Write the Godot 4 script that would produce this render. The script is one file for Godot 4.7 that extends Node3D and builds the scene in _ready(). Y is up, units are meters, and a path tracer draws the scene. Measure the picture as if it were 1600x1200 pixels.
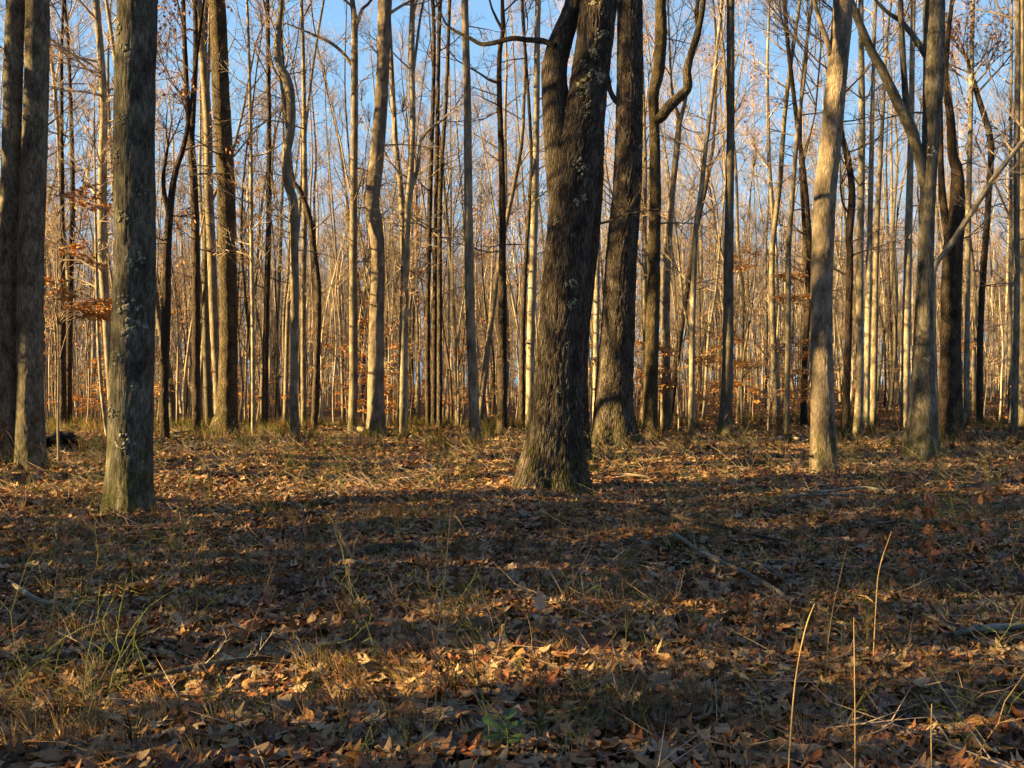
extends Node3D

# ---------------------------------------------------------------- constants
const F := 1380.0          # focal length in photo pixels (1600 x 1200)
const EYE := 1.5
const UP := Vector3.UP
var rng := RandomNumberGenerator.new()
var nz := FastNoiseLite.new()
var nb := FastNoiseLite.new()
var M := {}
var trees_traced := []      # dictionaries of traced trees: px, short name, base
var ground_node: MeshInstance3D


class Buf:
	var v := PackedVector3Array()
	var n := PackedVector3Array()
	var uv := PackedVector2Array()
	var c := PackedColorArray()
	var ix := PackedInt32Array()

	func tube(p: PackedVector3Array, r: PackedFloat32Array, sides: int, col: Color) -> void:
		var m := p.size()
		var t := (p[1] - p[0]).normalized()
		var u := t.cross(Vector3.FORWARD if absf(t.z) < 0.9 else Vector3.RIGHT).normalized()
		var at := v.size()
		for i in m:
			if i > 0:
				t = (p[mini(i + 1, m - 1)] - p[i - 1]).normalized()
			u = (u - t * u.dot(t)).normalized()
			var w := t.cross(u)
			for k in sides:
				var a := TAU * k / sides
				var o := u * cos(a) + w * sin(a)
				v.append(p[i] + o * r[i])
				n.append(o)
				c.append(col)
		for i in m - 1:
			for k in sides:
				var a := at + i * sides + k
				var b := at + i * sides + (k + 1) % sides
				ix.append_array([a, a + sides, b + sides, a, b + sides, b])

	func spike(p: Vector3, d: Vector3, l: float, r: float, col: Color) -> void:
		var u := d.cross(Vector3.FORWARD if absf(d.z) < 0.9 else Vector3.RIGHT).normalized()
		var w := d.cross(u)
		var at := v.size()
		for k in 3:
			var o := u * cos(k * 2.0944) + w * sin(k * 2.0944)
			v.append(p + o * r)
			n.append(o)
			c.append(col)
		v.append(p + d * l)
		n.append(d)
		c.append(col)
		ix.append_array([at, at + 3, at + 1, at + 1, at + 3, at + 2, at + 2, at + 3, at])

	func blade(p: Vector3, d: Vector3, side: Vector3, l: float, w: float, col: Color, droop := 0.0) -> void:
		# a leaf-like lozenge folded along its midrib
		var nn := side.cross(d).normalized()
		var at := v.size()
		var mid := p + d * l * 0.5
		v.append_array([p, mid - side * w * 0.5 + nn * w * 0.18, p + d * l - UP * droop * l, mid + side * w * 0.5 + nn * w * 0.18, mid - UP * droop * l * 0.2])
		for k in 5:
			n.append(nn)
			c.append(col)
		ix.append_array([at, at + 1, at + 4, at + 4, at + 1, at + 2, at, at + 4, at + 3, at + 4, at + 2, at + 3])

	func mesh() -> ArrayMesh:
		var a := []
		a.resize(Mesh.ARRAY_MAX)
		a[Mesh.ARRAY_VERTEX] = v
		a[Mesh.ARRAY_NORMAL] = n
		a[Mesh.ARRAY_COLOR] = c
		if uv.size() == v.size():
			a[Mesh.ARRAY_TEX_UV] = uv
		a[Mesh.ARRAY_INDEX] = ix
		var am := ArrayMesh.new()
		am.add_surface_from_arrays(Mesh.PRIMITIVE_TRIANGLES, a)
		return am


# ---------------------------------------------------------------- small helpers
var taken := {}
func numbered(called: String) -> String:
	var k: int = taken.get(called, 0)
	taken[called] = k + 1
	return called if k == 0 else "%s_%03d" % [called, k]


func tag(o: Node3D, label: String, category: String, group := "", kind := "") -> Node3D:
	if label: o.set_meta("label", label)
	if category: o.set_meta("category", category)
	if group: o.set_meta("group", group)
	if kind: o.set_meta("kind", kind)
	return o


func part(called: String, mesh: Mesh, mat: Material, parent: Node3D) -> MeshInstance3D:
	var o := MeshInstance3D.new()
	o.name = numbered(called) if parent == self else called
	o.mesh = mesh
	o.material_override = mat
	parent.add_child(o, true)
	return o


func thing(called: String, label: String, category: String, where: Vector3, group := "") -> Node3D:
	var o := Node3D.new()
	o.name = numbered(called)
	o.position = where
	add_child(o, true)
	tag(o, label, category, group)
	return o


func height(x: float, z: float) -> float:
	var d := -z
	var h := nz.get_noise_2d(x * 9.0, z * 9.0) * 0.17 + nz.get_noise_2d(x * 40.0, z * 40.0) * 0.03
	var drop := smoothstep(27.0, 60.0, d) * (1.0 - smoothstep(2.0, 14.0, x - 0.12 * (d - 30.0)))
	h -= 1.0 * drop
	h += smoothstep(8.0, 40.0, x) * smoothstep(25.0, 70.0, d) * 0.6
	return h


func pix(px: float, py: float, d: float) -> Vector3:
	return Vector3((px - 800.0) / F * d, EYE - (py - 600.0) / F * d, -d)


func on_ground(px: float, py: float) -> Vector3:
	var d := 2.0
	while d < 120.0:
		var p := pix(px, py, d)
		if p.y <= height(p.x, p.z):
			break
		d += 0.03 if d < 12.0 else 0.1
	var q := pix(px, py, d)
	return Vector3(q.x, height(q.x, q.z), q.z)


func seen(p: Vector3) -> Vector2:
	return Vector2(800.0 + p.x / -p.z * F, 600.0 + (EYE - p.y) / -p.z * F)


func rv() -> Vector3:
	return Vector3(rng.randf_range(-1, 1), rng.randf_range(-1, 1), rng.randf_range(-1, 1))


func lin(r: float, g: float, b: float, vary := 0.0) -> Color:
	var k := 1.0 + rng.randf_range(-vary, vary)
	return Color(r * k, g * k, b * k)


# ---------------------------------------------------------------- materials
func noise_image(w: int, h: int, sw: int, sh: int, freq: float, kind: int, fractal: int, sd: int) -> Image:
	# a seamless sw x sh picture of noise, stretched to w x h
	var n := FastNoiseLite.new()
	n.seed = sd
	n.noise_type = kind as FastNoiseLite.NoiseType
	n.frequency = freq
	n.fractal_type = fractal as FastNoiseLite.FractalType
	n.fractal_octaves = 4
	n.cellular_return_type = FastNoiseLite.RETURN_DISTANCE2_SUB
	var im := n.get_seamless_image(sw, sh)
	im.resize(w, h, Image.INTERPOLATE_CUBIC)
	im.convert(Image.FORMAT_L8)
	return im


func tex_rgb(w: int, h: int, fn: Callable) -> ImageTexture:
	var data := PackedByteArray()
	data.resize(w * h * 3)
	for i in w * h:
		var c: Color = fn.call(i)
		data[i * 3] = int(clampf(c.r, 0, 1) * 255.0)
		data[i * 3 + 1] = int(clampf(c.g, 0, 1) * 255.0)
		data[i * 3 + 2] = int(clampf(c.b, 0, 1) * 255.0)
	return ImageTexture.create_from_image(Image.create_from_data(w, h, false, Image.FORMAT_RGB8, data))


func mat(rough := 0.9) -> StandardMaterial3D:
	var m := StandardMaterial3D.new()
	m.roughness = rough
	m.metallic_specular = 0.25
	m.vertex_color_use_as_albedo = true
	return m


func make_materials() -> void:
	var S := 512
	# furrowed bark: tall cells with dark seams
	var cells := noise_image(S, S, 512, 128, 0.035, FastNoiseLite.TYPE_CELLULAR, FastNoiseLite.FRACTAL_NONE, 3).get_data()
	var ridges := noise_image(S, S, 512, 96, 0.02, FastNoiseLite.TYPE_SIMPLEX, FastNoiseLite.FRACTAL_RIDGED, 4).get_data()
	var fine := noise_image(S, S, 512, 512, 0.05, FastNoiseLite.TYPE_SIMPLEX, FastNoiseLite.FRACTAL_FBM, 5).get_data()
	var blot := noise_image(S, S, 512, 512, 0.012, FastNoiseLite.TYPE_SIMPLEX, FastNoiseLite.FRACTAL_FBM, 6).get_data()
	var hdata := PackedByteArray()
	hdata.resize(S * S)
	for i in S * S:
		var e := clampf(cells[i] / 255.0 * 2.2, 0.0, 1.0)
		hdata[i] = int(255.0 * clampf(e * 0.55 + (1.0 - ridges[i] / 255.0) * 0.35 + fine[i] / 255.0 * 0.2 - 0.05, 0.0, 1.0))
	var oak_h := ImageTexture.create_from_image(Image.create_from_data(S, S, false, Image.FORMAT_L8, hdata))
	var oak_c := tex_rgb(S, S, func(i: int) -> Color:
		var h := hdata[i] / 255.0
		var f := fine[i] / 255.0
		var b := smoothstep(0.55, 0.75, blot[i] / 255.0)
		var k := 0.30 + 0.68 * h + 0.3 * (f - 0.5)
		return Color(k, k * (0.97 + 0.02 * b), k * (0.93 + 0.07 * b)))
	# smooth bark with pale lichen specks and blotches
	var speck := noise_image(S, S, 512, 512, 0.07, FastNoiseLite.TYPE_CELLULAR, FastNoiseLite.FRACTAL_NONE, 8).get_data()
	var blot2 := noise_image(S, S, 512, 300, 0.0075, FastNoiseLite.TYPE_SIMPLEX, FastNoiseLite.FRACTAL_FBM, 9).get_data()
	var streak := noise_image(S, S, 512, 128, 0.04, FastNoiseLite.TYPE_SIMPLEX, FastNoiseLite.FRACTAL_FBM, 10).get_data()
	var hd2 := PackedByteArray()
	hd2.resize(S * S)
	for i in S * S:
		hd2[i] = int(255.0 * clampf(0.25 * streak[i] / 255.0 + 0.3 * fine[i] / 255.0 + 0.4 * hdata[i] / 255.0, 0.0, 1.0))
	var grey_h := ImageTexture.create_from_image(Image.create_from_data(S, S, false, Image.FORMAT_L8, hd2))
	var grey_c := tex_rgb(S, S, func(i: int) -> Color:
		var s := streak[i] / 255.0
		var f := fine[i] / 255.0
		var b := smoothstep(0.40, 0.72, blot2[i] / 255.0)
		var q := smoothstep(0.62, 0.7, f) * smoothstep(0.35, 0.55, blot[i] / 255.0)
		var k := 0.40 + 0.26 * s + 0.20 * (f - 0.5) + 0.12 * b + 0.24 * hdata[i] / 255.0
		k = lerpf(k, 0.98, q * 0.45)
		return Color(k, k * (1.0 + 0.015 * b), k * (0.97 + 0.04 * q)))
	var leafy := noise_image(S, S, 512, 512, 0.03, FastNoiseLite.TYPE_CELLULAR, FastNoiseLite.FRACTAL_NONE, 12).get_data()
	var soil_c := tex_rgb(S, S, func(i: int) -> Color:
		var f := fine[i] / 255.0
		var e := leafy[i] / 255.0
		var k := 0.35 + 0.55 * e + 0.4 * (f - 0.5)
		return Color(k, k * 0.74, k * 0.52))
	var fine_c := tex_rgb(S, S, func(i: int) -> Color:
		var k := 0.58 + 0.38 * hdata[i] / 255.0 + 0.3 * (fine[i] / 255.0 - 0.5)
		return Color(k, k * 0.985, k * 0.96))
	for spec in [["oak", oak_c, oak_h, 3.6], ["grey", grey_c, grey_h, 0.9], ["fine", fine_c, oak_h, 1.5]]:
		var m := mat(0.92)
		m.albedo_texture = spec[1]
		m.heightmap_enabled = true
		m.heightmap_texture = spec[2]
		m.heightmap_scale = spec[3]
		if spec[0] == "fine": m.uv1_scale = Vector3(2.0, 1.2, 1.0)
		M[spec[0]] = m
	var soil := mat(1.0)
	soil.vertex_color_use_as_albedo = false
	soil.albedo_texture = soil_c
	soil.albedo_color = Color(0.42, 0.38, 0.34)
	soil.uv1_triplanar = true
	soil.uv1_world_triplanar = true
	soil.uv1_scale = Vector3(0.8, 0.8, 0.8)
	M.soil = soil
	M.twig = mat(0.85)
	M.lichen = mat(1.0)
	var leaf := mat(0.62)
	leaf.metallic_specular = 0.4
	leaf.backlight_enabled = true
	leaf.backlight = Color(0.5, 0.42, 0.32)
	leaf.cull_mode = BaseMaterial3D.CULL_DISABLED
	M.leaf = leaf
	var grass := mat(0.7)
	grass.backlight_enabled = true
	grass.backlight = Color(0.4, 0.4, 0.3)
	grass.cull_mode = BaseMaterial3D.CULL_DISABLED
	M.grass = grass


# ---------------------------------------------------------------- trees
const LOOKS := {
	"oak": ["oak", Color(0.165, 0.145, 0.12)],
	"spotted": ["grey", Color(0.155, 0.145, 0.118)],
	"dark": ["oak", Color(0.15, 0.12, 0.092)],
	"grey": ["grey", Color(0.23, 0.205, 0.16)],
	"mossy": ["oak", Color(0.20, 0.17, 0.105)],
	"pale": ["grey", Color(0.50, 0.43, 0.32)],
	"tan": ["fine", Color(0.36, 0.305, 0.23)],
	"mid": ["grey", Color(0.36, 0.30, 0.22)],
}


func smooth_path(p: Array, r: Array, fine: float, coarse: float, fine_to: float) -> Array:
	var P := PackedVector3Array()
	var R := PackedFloat32Array()
	for i in p.size() - 1:
		var a: Vector3 = p[i]
		var b: Vector3 = p[i + 1]
		var pa: Vector3 = p[i - 1] if i > 0 else a * 2.0 - b
		var pb: Vector3 = p[i + 2] if i + 2 < p.size() else b * 2.0 - a
		var n := maxi(1, int(ceil(a.distance_to(b) / (fine if a.y < fine_to else coarse))))
		for k in n:
			var t := float(k) / n
			P.append(a.cubic_interpolate(b, pa, pb, t))
			R.append(lerpf(r[i], r[i + 1], t))
	P.append(p[-1])
	R.append(r[-1])
	return [P, R]


# a trunk or limb with bark relief; flare spreads its foot into roots
func bark_tube(P: PackedVector3Array, R: PackedFloat32Array, sides: int, col: Color, relief: float, flare: float, lobes: int, sd: float, rough_knots := 0.04) -> ArrayMesh:
	var b := Buf.new()
	var m := P.size()
	var t := (P[1] - P[0]).normalized()
	var u := t.cross(Vector3.FORWARD).normalized()
	var along := 0.0
	var around := maxf(1.0, roundf(TAU * R[m / 4] / 0.45))
	for i in m:
		if i > 0:
			t = (P[mini(i + 1, m - 1)] - P[i - 1]).normalized()
			along += P[i].distance_to(P[i - 1])
		u = (u - t * u.dot(t)).normalized()
		var w := t.cross(u)
		var f := flare * exp(-along / (R[0] * 1.3 + 0.05)) if flare > 0.0 else 0.0
		var r := R[i]
		for k in sides + 1:
			var a := TAU * k / sides
			var ca := cos(a)
			var sa := sin(a)
			var o := u * ca + w * sa
			var rr := r * (1.0 + f * (0.65 + 0.5 * cos(lobes * a + sd) + 0.25 * cos((lobes + 2) * a + sd * 2.7)))
			rr *= 1.0 + rough_knots * nb.get_noise_3d(ca * r * 90.0 + sd, along * 40.0, sa * r * 90.0)
			if relief > 0.0:
				var q := absf(nb.get_noise_3d(ca * r * 420.0 + sd * 7.0, along * 30.0, sa * r * 420.0))
				var q2 := nb.get_noise_3d(ca * r * 900.0, along * 300.0 + sd * 3.0, sa * r * 900.0)
				rr += relief * (minf(q * 3.0, 1.0) - 0.7) + relief * 0.3 * q2
			b.v.append(P[i] + o * rr)
			b.uv.append(Vector2(around * k / sides, along / 0.8))
			var mott := 1.0 + 0.7 * nb.get_noise_3d(ca * r * 70.0 + sd * 11.0, along * 40.0, sa * r * 70.0) + 0.5 * nb.get_noise_3d(ca * r * 330.0 + sd, along * 180.0, sa * r * 330.0)
			var c := Color(col.r * mott, col.g * mott, col.b * mott)
			if flare > 0.0 and along < 1.2:
				var g := clampf(0.75 - along * 0.9 + 1.6 * nb.get_noise_3d(ca * r * 120.0, along * 60.0 + sd * 9.0, sa * r * 120.0), 0.0, 0.8)
				c = c.lerp(Color(0.10, 0.105, 0.04), g)
			b.c.append(c)
	var s := sides + 1
	b.n.resize(b.v.size())
	for i in m:
		for k in s:
			var k0 := k - 1 if k > 0 else sides - 1
			var k1 := k + 1 if k < sides else 1
			var du := b.v[i * s + k1] - b.v[i * s + k0]
			var dv := b.v[mini(i + 1, m - 1) * s + k] - b.v[maxi(i - 1, 0) * s + k]
			b.n[i * s + k] = du.cross(dv).normalized()
	for i in m - 1:
		for k in sides:
			var a := i * s + k
			b.ix.append_array([a, a + s, a + s + 1, a, a + s + 1, a + 1])
	return b.mesh()


func twig_color(base: Color) -> Color:
	return Color(base.r * 0.72, base.g * 0.66, base.b * 0.62)


func grow(b: Buf, lf: Buf, p: Vector3, dir: Vector3, l: float, r: float, level: int, last: int, col: Color, rise := 0.14, leafiness := 0.0) -> void:
	if level >= 3:
		b.spike(p, dir, l, r, col)
		return
	var n: int = [5, 3, 2][level]
	var P := PackedVector3Array([p])
	var R := PackedFloat32Array([r])
	var d := dir
	for i in n:
		d = (d + rv() * 0.24 + UP * rise).normalized()
		P.append(P[-1] + d * l / n)
		R.append(r * (1.0 - 0.82 * (i + 1) / n))
	b.tube(P, R, [5, 4, 3][level], col)
	if lf != null and level == 2:
		for i in 3:
			if rng.randf() < leafiness:
				var side := rv().normalized()
				var ld := (rv() + Vector3(0, -0.4, 0)).normalized()
				side = (side - ld * side.dot(ld)).normalized()
				lf.blade(P[rng.randi_range(1, n)], ld, side, rng.randf_range(0.08, 0.15), rng.randf_range(0.05, 0.09), lin(0.36, 0.17, 0.07, 0.35))
	if level >= last:
		return
	var kids: int = [int(4 + l * 1.6), 6, 4][level]
	for j in kids:
		var s := lerpf(0.18, 1.0, (j + rng.randf()) / kids) * n
		var i := mini(int(s), n - 1)
		var q := P[i].lerp(P[i + 1], s - i)
		var along := (P[i + 1] - P[i]).normalized()
		var side := rv()
		side = (side - along * side.dot(along)).normalized()
		var cl := l * rng.randf_range(0.3, 0.58) * (1.15 - 0.45 * s / n)
		grow(b, lf, q, (along * 0.75 + side * 0.75 + UP * 0.12).normalized(), cl, lerpf(R[i], R[i + 1], s - i) * 0.6 + 0.0020, level + 1, last, col, rise, leafiness)


# boughs from a trunk path, from height h0 up
func crown(P: PackedVector3Array, R: PackedFloat32Array, h0: float, count: int, reach: float, last: int, col: Color, low := 0, low_from := 4.0, leafiness := 0.0) -> Array:
	var b := Buf.new()
	var lf: Buf = Buf.new() if leafiness > 0.0 else null
	var top := P[-1].y
	for j in count + low:
		var h := lerpf(h0, top, pow((j + rng.randf()) / count, 0.85)) if j < count else rng.randf_range(low_from, h0)
		var i := 0
		while i < P.size() - 2 and P[i + 1].y < h:
			i += 1
		var a := rng.randf() * TAU
		var rise := rng.randf_range(0.45, 1.1) if j < count else rng.randf_range(-0.1, 0.6)
		var dir := Vector3(cos(a), rise, sin(a)).normalized()
		var k := clampf((h - h0) / maxf(top - h0, 0.1), 0.0, 1.0)
		var l := reach * rng.randf_range(0.65, 1.1) * (1.0 - 0.6 * k) if j < count else reach * rng.randf_range(0.25, 0.55)
		grow(b, lf, P[i], dir, l, minf(R[i] * 0.5, 0.012 * l + 0.006), 0 if j < count or l > 1.6 else 1, last, col, 0.14 if j < count else 0.05, leafiness)
	# the leader's own tip
	for j in 5:
		grow(b, lf, P[-1], (UP * 1.6 + rv()).normalized(), reach * 0.45, 0.015, 1, last, col, 0.14, leafiness)
	return [b, lf]


# pts: x, y, width in photo pixels from the foot up; the tree stands where its foot meets the ground
func traced(called: String, label: String, short: String, look: String, pts: Array, o := {}) -> Dictionary:
	var base := on_ground(pts[0], pts[1])
	if o.has("d"):
		base = pix(pts[0], pts[1], o.d)
		base.y = height(base.x, base.z)
	var d := -base.z
	var p := []
	var r := []
	for i in pts.size() / 3:
		var q := pix(pts[i * 3], pts[i * 3 + 1], d)
		if i == 0: q.y = base.y - 0.12
		q.z += nz.get_noise_2d(q.y * 14.0, base.x * 50.0) * 0.1 if i > 0 else 0.0
		p.append(q - base)
		r.append(pts[i * 3 + 2] * 0.5 / F * d)
	var H: float = o.get("h", rng.randf_range(20.0, 25.0))
	var visible: float = p[-1].y
	var dir: Vector3 = (p[-1] - p[-2]).normalized()
	var n := maxi(1, int((H - visible) / 1.8))
	var r1: float = r[-1]
	if H > visible:
		for i in n:
			dir = (dir + UP * 0.25 + rv() * 0.10).normalized()
			p.append(p[-1] + dir * (H - visible) / n)
			r.append(lerpf(r1, 0.02, float(i + 1) / n))
	var q: int = o.get("q", 1)
	var path := smooth_path(p, r, [0.5, 0.16, 0.035][q], [1.0, 0.8, 0.5][q], visible)
	var root := thing(called, label, "tree", base, o.get("group", ""))
	var lk: Array = LOOKS[look]
	var col: Color = lk[1]
	col = Color(col.r, col.g, col.b) * rng.randf_range(0.92, 1.08)
	var relief: float = o.get("relief", 0.012 if lk[0] == "oak" else 0.003)
	part("trunk", bark_tube(path[0], path[1], [10, 26, 110][q], col, relief if q > 0 else 0.0, o.get("flare", 0.3), o.get("lobes", 3), base.x * 3.1 + 1.0, 0.03 if lk[0] == "oak" else 0.035), M[lk[0]], root)
	var cr := crown(path[0], path[1], maxf(visible * 0.93, H * o.get("clear", 0.5)), o.get("boughs", 11), o.get("reach", 4.0), o.get("last", 3), twig_color(col), o.get("low", 5), o.get("low_from", 4.0), o.get("leaf", 0.0))
	part("crown", cr[0].mesh(), M.twig, root)
	if cr[1] != null and cr[1].v.size():
		tag(part("foliage", cr[1].mesh(), M.leaf, root), "", "", "", "stuff")
	var t := {"root": root, "base": base, "d": d, "path": path, "col": col, "look": lk[0], "px": pts[0], "short": short}
	trees_traced.append(t)
	return t


# a limb of a traced tree, in the same pixel terms; dz leans it towards or away
func limb(t: Dictionary, pts: Array, twigs := 4, dz := 0.0, called := "limb", reach := 0.5) -> void:
	var p := []
	var r := []
	var m := pts.size() / 3
	for i in m:
		var d: float = t.d + dz * i / (m - 1)
		p.append(pix(pts[i * 3], pts[i * 3 + 1], d) - t.base)
		r.append(pts[i * 3 + 2] * 0.5 / F * d)
	if pts[-2] < 20:     # it goes on above the photograph
		var dir: Vector3 = (p[-1] - p[-2]).normalized()
		for i in 3:
			dir = (dir + UP * 0.3 + rv() * 0.15).normalized()
			p.append(p[-1] + dir * 1.6)
			r.append(r[-1] * 0.6)
	var path := smooth_path(p, r, 0.12, 0.25, 99.0)
	var col: Color = t.col
	part(called, bark_tube(path[0], path[1], 16 if r[0] > 0.04 else 8, col, 0.008 if r[0] > 0.06 else 0.0, 0.0, 2, p[0].x * 5.0, 0.10), M[t.look], t.root)
	var b := Buf.new()
	for j in twigs:
		var i := rng.randi_range(path[0].size() / 3, path[0].size() - 1)
		grow(b, null, path[0][i], (rv() + UP * 0.5).normalized(), rng.randf_range(0.5, 1.6) * reach * 2.0, minf(0.012, path[1][i] * 0.6), 1, 3, twig_color(col))
	for j in 3 if twigs > 0 else 0:
		grow(b, null, path[0][-1], ((path[0][-1] - path[0][-3]).normalized() + rv() * 0.5).normalized(), 1.6 * reach * 2.0, path[1][-1] * 0.7, 1, 3, twig_color(col))
	if twigs > 0: tag(part("twigs", b.mesh(), M.twig, t.root), "", "", "", "stuff")


# crusty patch of lichen that follows the bark at a pixel of the photograph
func lichen(t: Dictionary, px: float, py: float, rad: float, col: Color) -> void:
	var P: PackedVector3Array = t.path[0]
	var R: PackedFloat32Array = t.path[1]
	var want := pix(px, py, t.d) - Vector3(t.base)
	var i := 0
	while i < P.size() - 2 and P[i].y < want.y:
		i += 1
	var r0 := R[i] * 1.02 + 0.004
	var a0 := asin(clampf((want.x - P[i].x) / r0, -0.97, 0.97))
	var size: float = rad / F * t.d
	var b := Buf.new()
	var rings := 4
	var spokes := 14
	for crust in 13:
		var ph := rng.randf() * 50.0
		var off := Vector2.from_angle(rng.randf() * TAU) * size * 1.25 * sqrt(rng.randf()) if crust else Vector2.ZERO
		var sz := size * rng.randf_range(0.10, 0.36)
		var at := b.v.size()
		for j in rings + 1:
			for k in spokes:
				var an := TAU * k / spokes
				var edge := 1.0 + 1.0 * nb.get_noise_2d(cos(an) * 60.0 + ph * 20.0, sin(an) * 60.0)
				var rr := sz * edge * j / rings
				var a := a0 + (off.x + cos(an) * rr) / r0
				var dy := off.y + sin(an) * rr
				var q := clampi(i + int(roundf(dy / 0.035)), 1, P.size() - 1)
				var bump := 0.003 * (1.0 - pow(float(j) / rings, 3.0)) + 0.006 * nb.get_noise_2d(cos(an) * rr * 6000.0 + ph, sin(an) * rr * 6000.0)
				if j == rings: bump = -0.02
				var rad2 := R[q] + 0.006 + bump
				b.v.append(Vector3(P[q].x + sin(a) * rad2, want.y + dy, P[q].z + cos(a) * rad2))
				b.n.append(Vector3.ZERO)
				var m := 1.0 + 0.9 * nb.get_noise_2d(cos(an) * rr * 4000.0 - ph, sin(an) * rr * 4000.0)
				b.c.append(Color(col.r * m, col.g * m, col.b * m))
		for j in rings:
			for k in spokes:
				var a := at + j * spokes + k
				var c := at + j * spokes + (k + 1) % spokes
				b.ix.append_array([a, c + spokes, a + spokes, a, c, c + spokes])
	for j in range(0, b.ix.size(), 3):
		var nn := (b.v[b.ix[j + 2]] - b.v[b.ix[j]]).cross(b.v[b.ix[j + 1]] - b.v[b.ix[j]])
		for k in 3:
			b.n[b.ix[j + k]] += nn
	for j in b.n.size():
		b.n[j] = b.n[j].normalized()
	tag(part("lichen_patch", b.mesh(), M.lichen, t.root), "", "", "", "stuff")


# generic trees for the wood behind: [trunk mesh, crown mesh, foliage mesh or null, height, radius]
var kinds := []
func make_kinds() -> void:
	for k in 14:
		var thin := k >= 8
		var leafy := k == 3 or k == 7 or k == 12
		var H := rng.randf_range(19.0, 25.0) if not thin else rng.randf_range(7.0, 14.0)
		var r0 := rng.randf_range(0.085, 0.165) if not thin else rng.randf_range(0.035, 0.07)
		var p := [Vector3(0, -0.15, 0)]
		var r := [r0]
		var d := (UP + rv() * Vector3(0.05, 0, 0.05)).normalized()
		var n := 11
		var wob := rng.randf_range(0.03, 0.13)
		for i in n:
			d = (d + rv() * Vector3(wob, 0, wob) + UP * 0.08).normalized()
			p.append(p[-1] + d * H / n)
			r.append(lerpf(r0 * 0.93, 0.015, pow(float(i + 1) / n, 1.15)))
		var path := smooth_path(p, r, 1.1, 1.1, 99.0)
		var trunk := bark_tube(path[0], path[1], 9 if not thin else 6, Color(1, 1, 1), 0.0, 0.25, 3, k * 2.0, 0.08)
		var cr := crown(path[0], path[1], H * (rng.randf_range(0.42, 0.6) if not thin else rng.randf_range(0.15, 0.35)), 9 if not thin else 10, 3.1 if not thin else 1.6, 3, Color(1, 1, 1), 5 if not thin else 3, 3.0, 0.0 if not leafy else 0.3)
		if k % 3 == 1:      # a second stem
			var fk := rng.randi_range(2, 4)
			var fa := rng.randf() * TAU
			for j in 2 if k % 2 else 1:
				grow(cr[0], cr[1], p[fk + j], Vector3(cos(fa + j * 2.5) * 0.35, 1.0, sin(fa + j * 2.5) * 0.35).normalized(), H * 0.42, r[fk] * 0.62, 0, 3, Color(1, 1, 1), 0.10, 0.0)
		kinds.append([trunk, cr[0].mesh(), cr[1].mesh() if leafy else null, H, r0])


func stuff(called: String, mesh: Mesh, m: Material, xs: Array, cols: Array, parent: Node3D = self) -> MultiMeshInstance3D:
	var mm := MultiMesh.new()
	mm.transform_format = MultiMesh.TRANSFORM_3D
	mm.use_colors = true
	mm.mesh = mesh
	mm.instance_count = xs.size()
	for i in xs.size():
		mm.set_instance_transform(i, xs[i])
		mm.set_instance_color(i, cols[i])
	var o := MultiMeshInstance3D.new()
	o.name = numbered(called)
	o.multimesh = mm
	o.material_override = m
	parent.add_child(o, true)
	o.set_meta("kind", "stuff")
	return o


func turned(x: float, z: float, s: float, sy := 0.0, sink := 0.0) -> Transform3D:
	var b := Basis(UP, rng.randf() * TAU).scaled(Vector3(s, sy if sy > 0.0 else s, s))
	return Transform3D(b, Vector3(x, height(x, z) - sink, z))


# ---------------------------------------------------------------- leaves and plants
# a dry leaf lying along +z from its stalk, curled; shape: 0-2 lobed oak, 3 maple, 4-5 plain oval
func leaf_mesh(shape: int, curl: float, bend: float, twist: float) -> ArrayMesh:
	var st := SurfaceTool.new()
	st.begin(Mesh.PRIMITIVE_TRIANGLES)
	st.set_smooth_group(0)
	var n := 12 if shape < 4 else 6
	var grid := []
	for i in n + 1:
		var t := float(i) / n
		var w := 0.0
		if shape < 3:
			w = (0.34 * sin(PI * pow(t, 0.85)) + 0.03) * (0.78 + 0.42 * cos(t * TAU * (3.0 if shape != 1 else 2.5) + 2.6 + shape))
		elif shape == 3:
			w = maxf(0.04, (0.46 * sin(PI * pow(t, 0.62))) * (0.75 + 0.5 * cos(t * TAU * 2.3 - 1.0)))
		else:
			w = 0.27 * sin(PI * pow(t, 0.9)) + 0.015
		if i == n: w = 0.012
		var row := []
		for k in 5:
			var s := (k - 2) / 2.0
			var x := s * w
			var y := curl * x * x * 3.2 + bend * (t - 0.4) * (t - 0.4) + twist * x * (t - 0.5) + absf(s) * 0.035 * sin(t * 17.0 + shape * 2.0 + s * 3.0)
			row.append(Vector3(x, y, t - 0.5 + absf(s) * w * 0.35))
		grid.append(row)
	for i in n:
		for k in 4:
			var a: Vector3 = grid[i][k]
			var b: Vector3 = grid[i][k + 1]
			var c: Vector3 = grid[i + 1][k]
			var d: Vector3 = grid[i + 1][k + 1]
			for q in [[a, k], [b, k + 1], [d, k + 1], [a, k], [d, k + 1], [c, k]]:
				var kk: float = [0.9, 0.97, 1.18, 0.97, 0.9][q[1]]
				st.set_color(Color(kk, kk, kk))
				st.add_vertex(q[0])
	# stalk
	st.set_color(Color(0.8, 0.75, 0.7))
	var e: Vector3 = grid[0][2]
	for q in [e + Vector3(-0.012, 0.004, 0), e + Vector3(0.0, 0.02, -0.22), e + Vector3(0.012, 0.004, 0)]:
		st.add_vertex(q)
	st.index()
	st.generate_normals()
	return st.commit()


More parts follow.
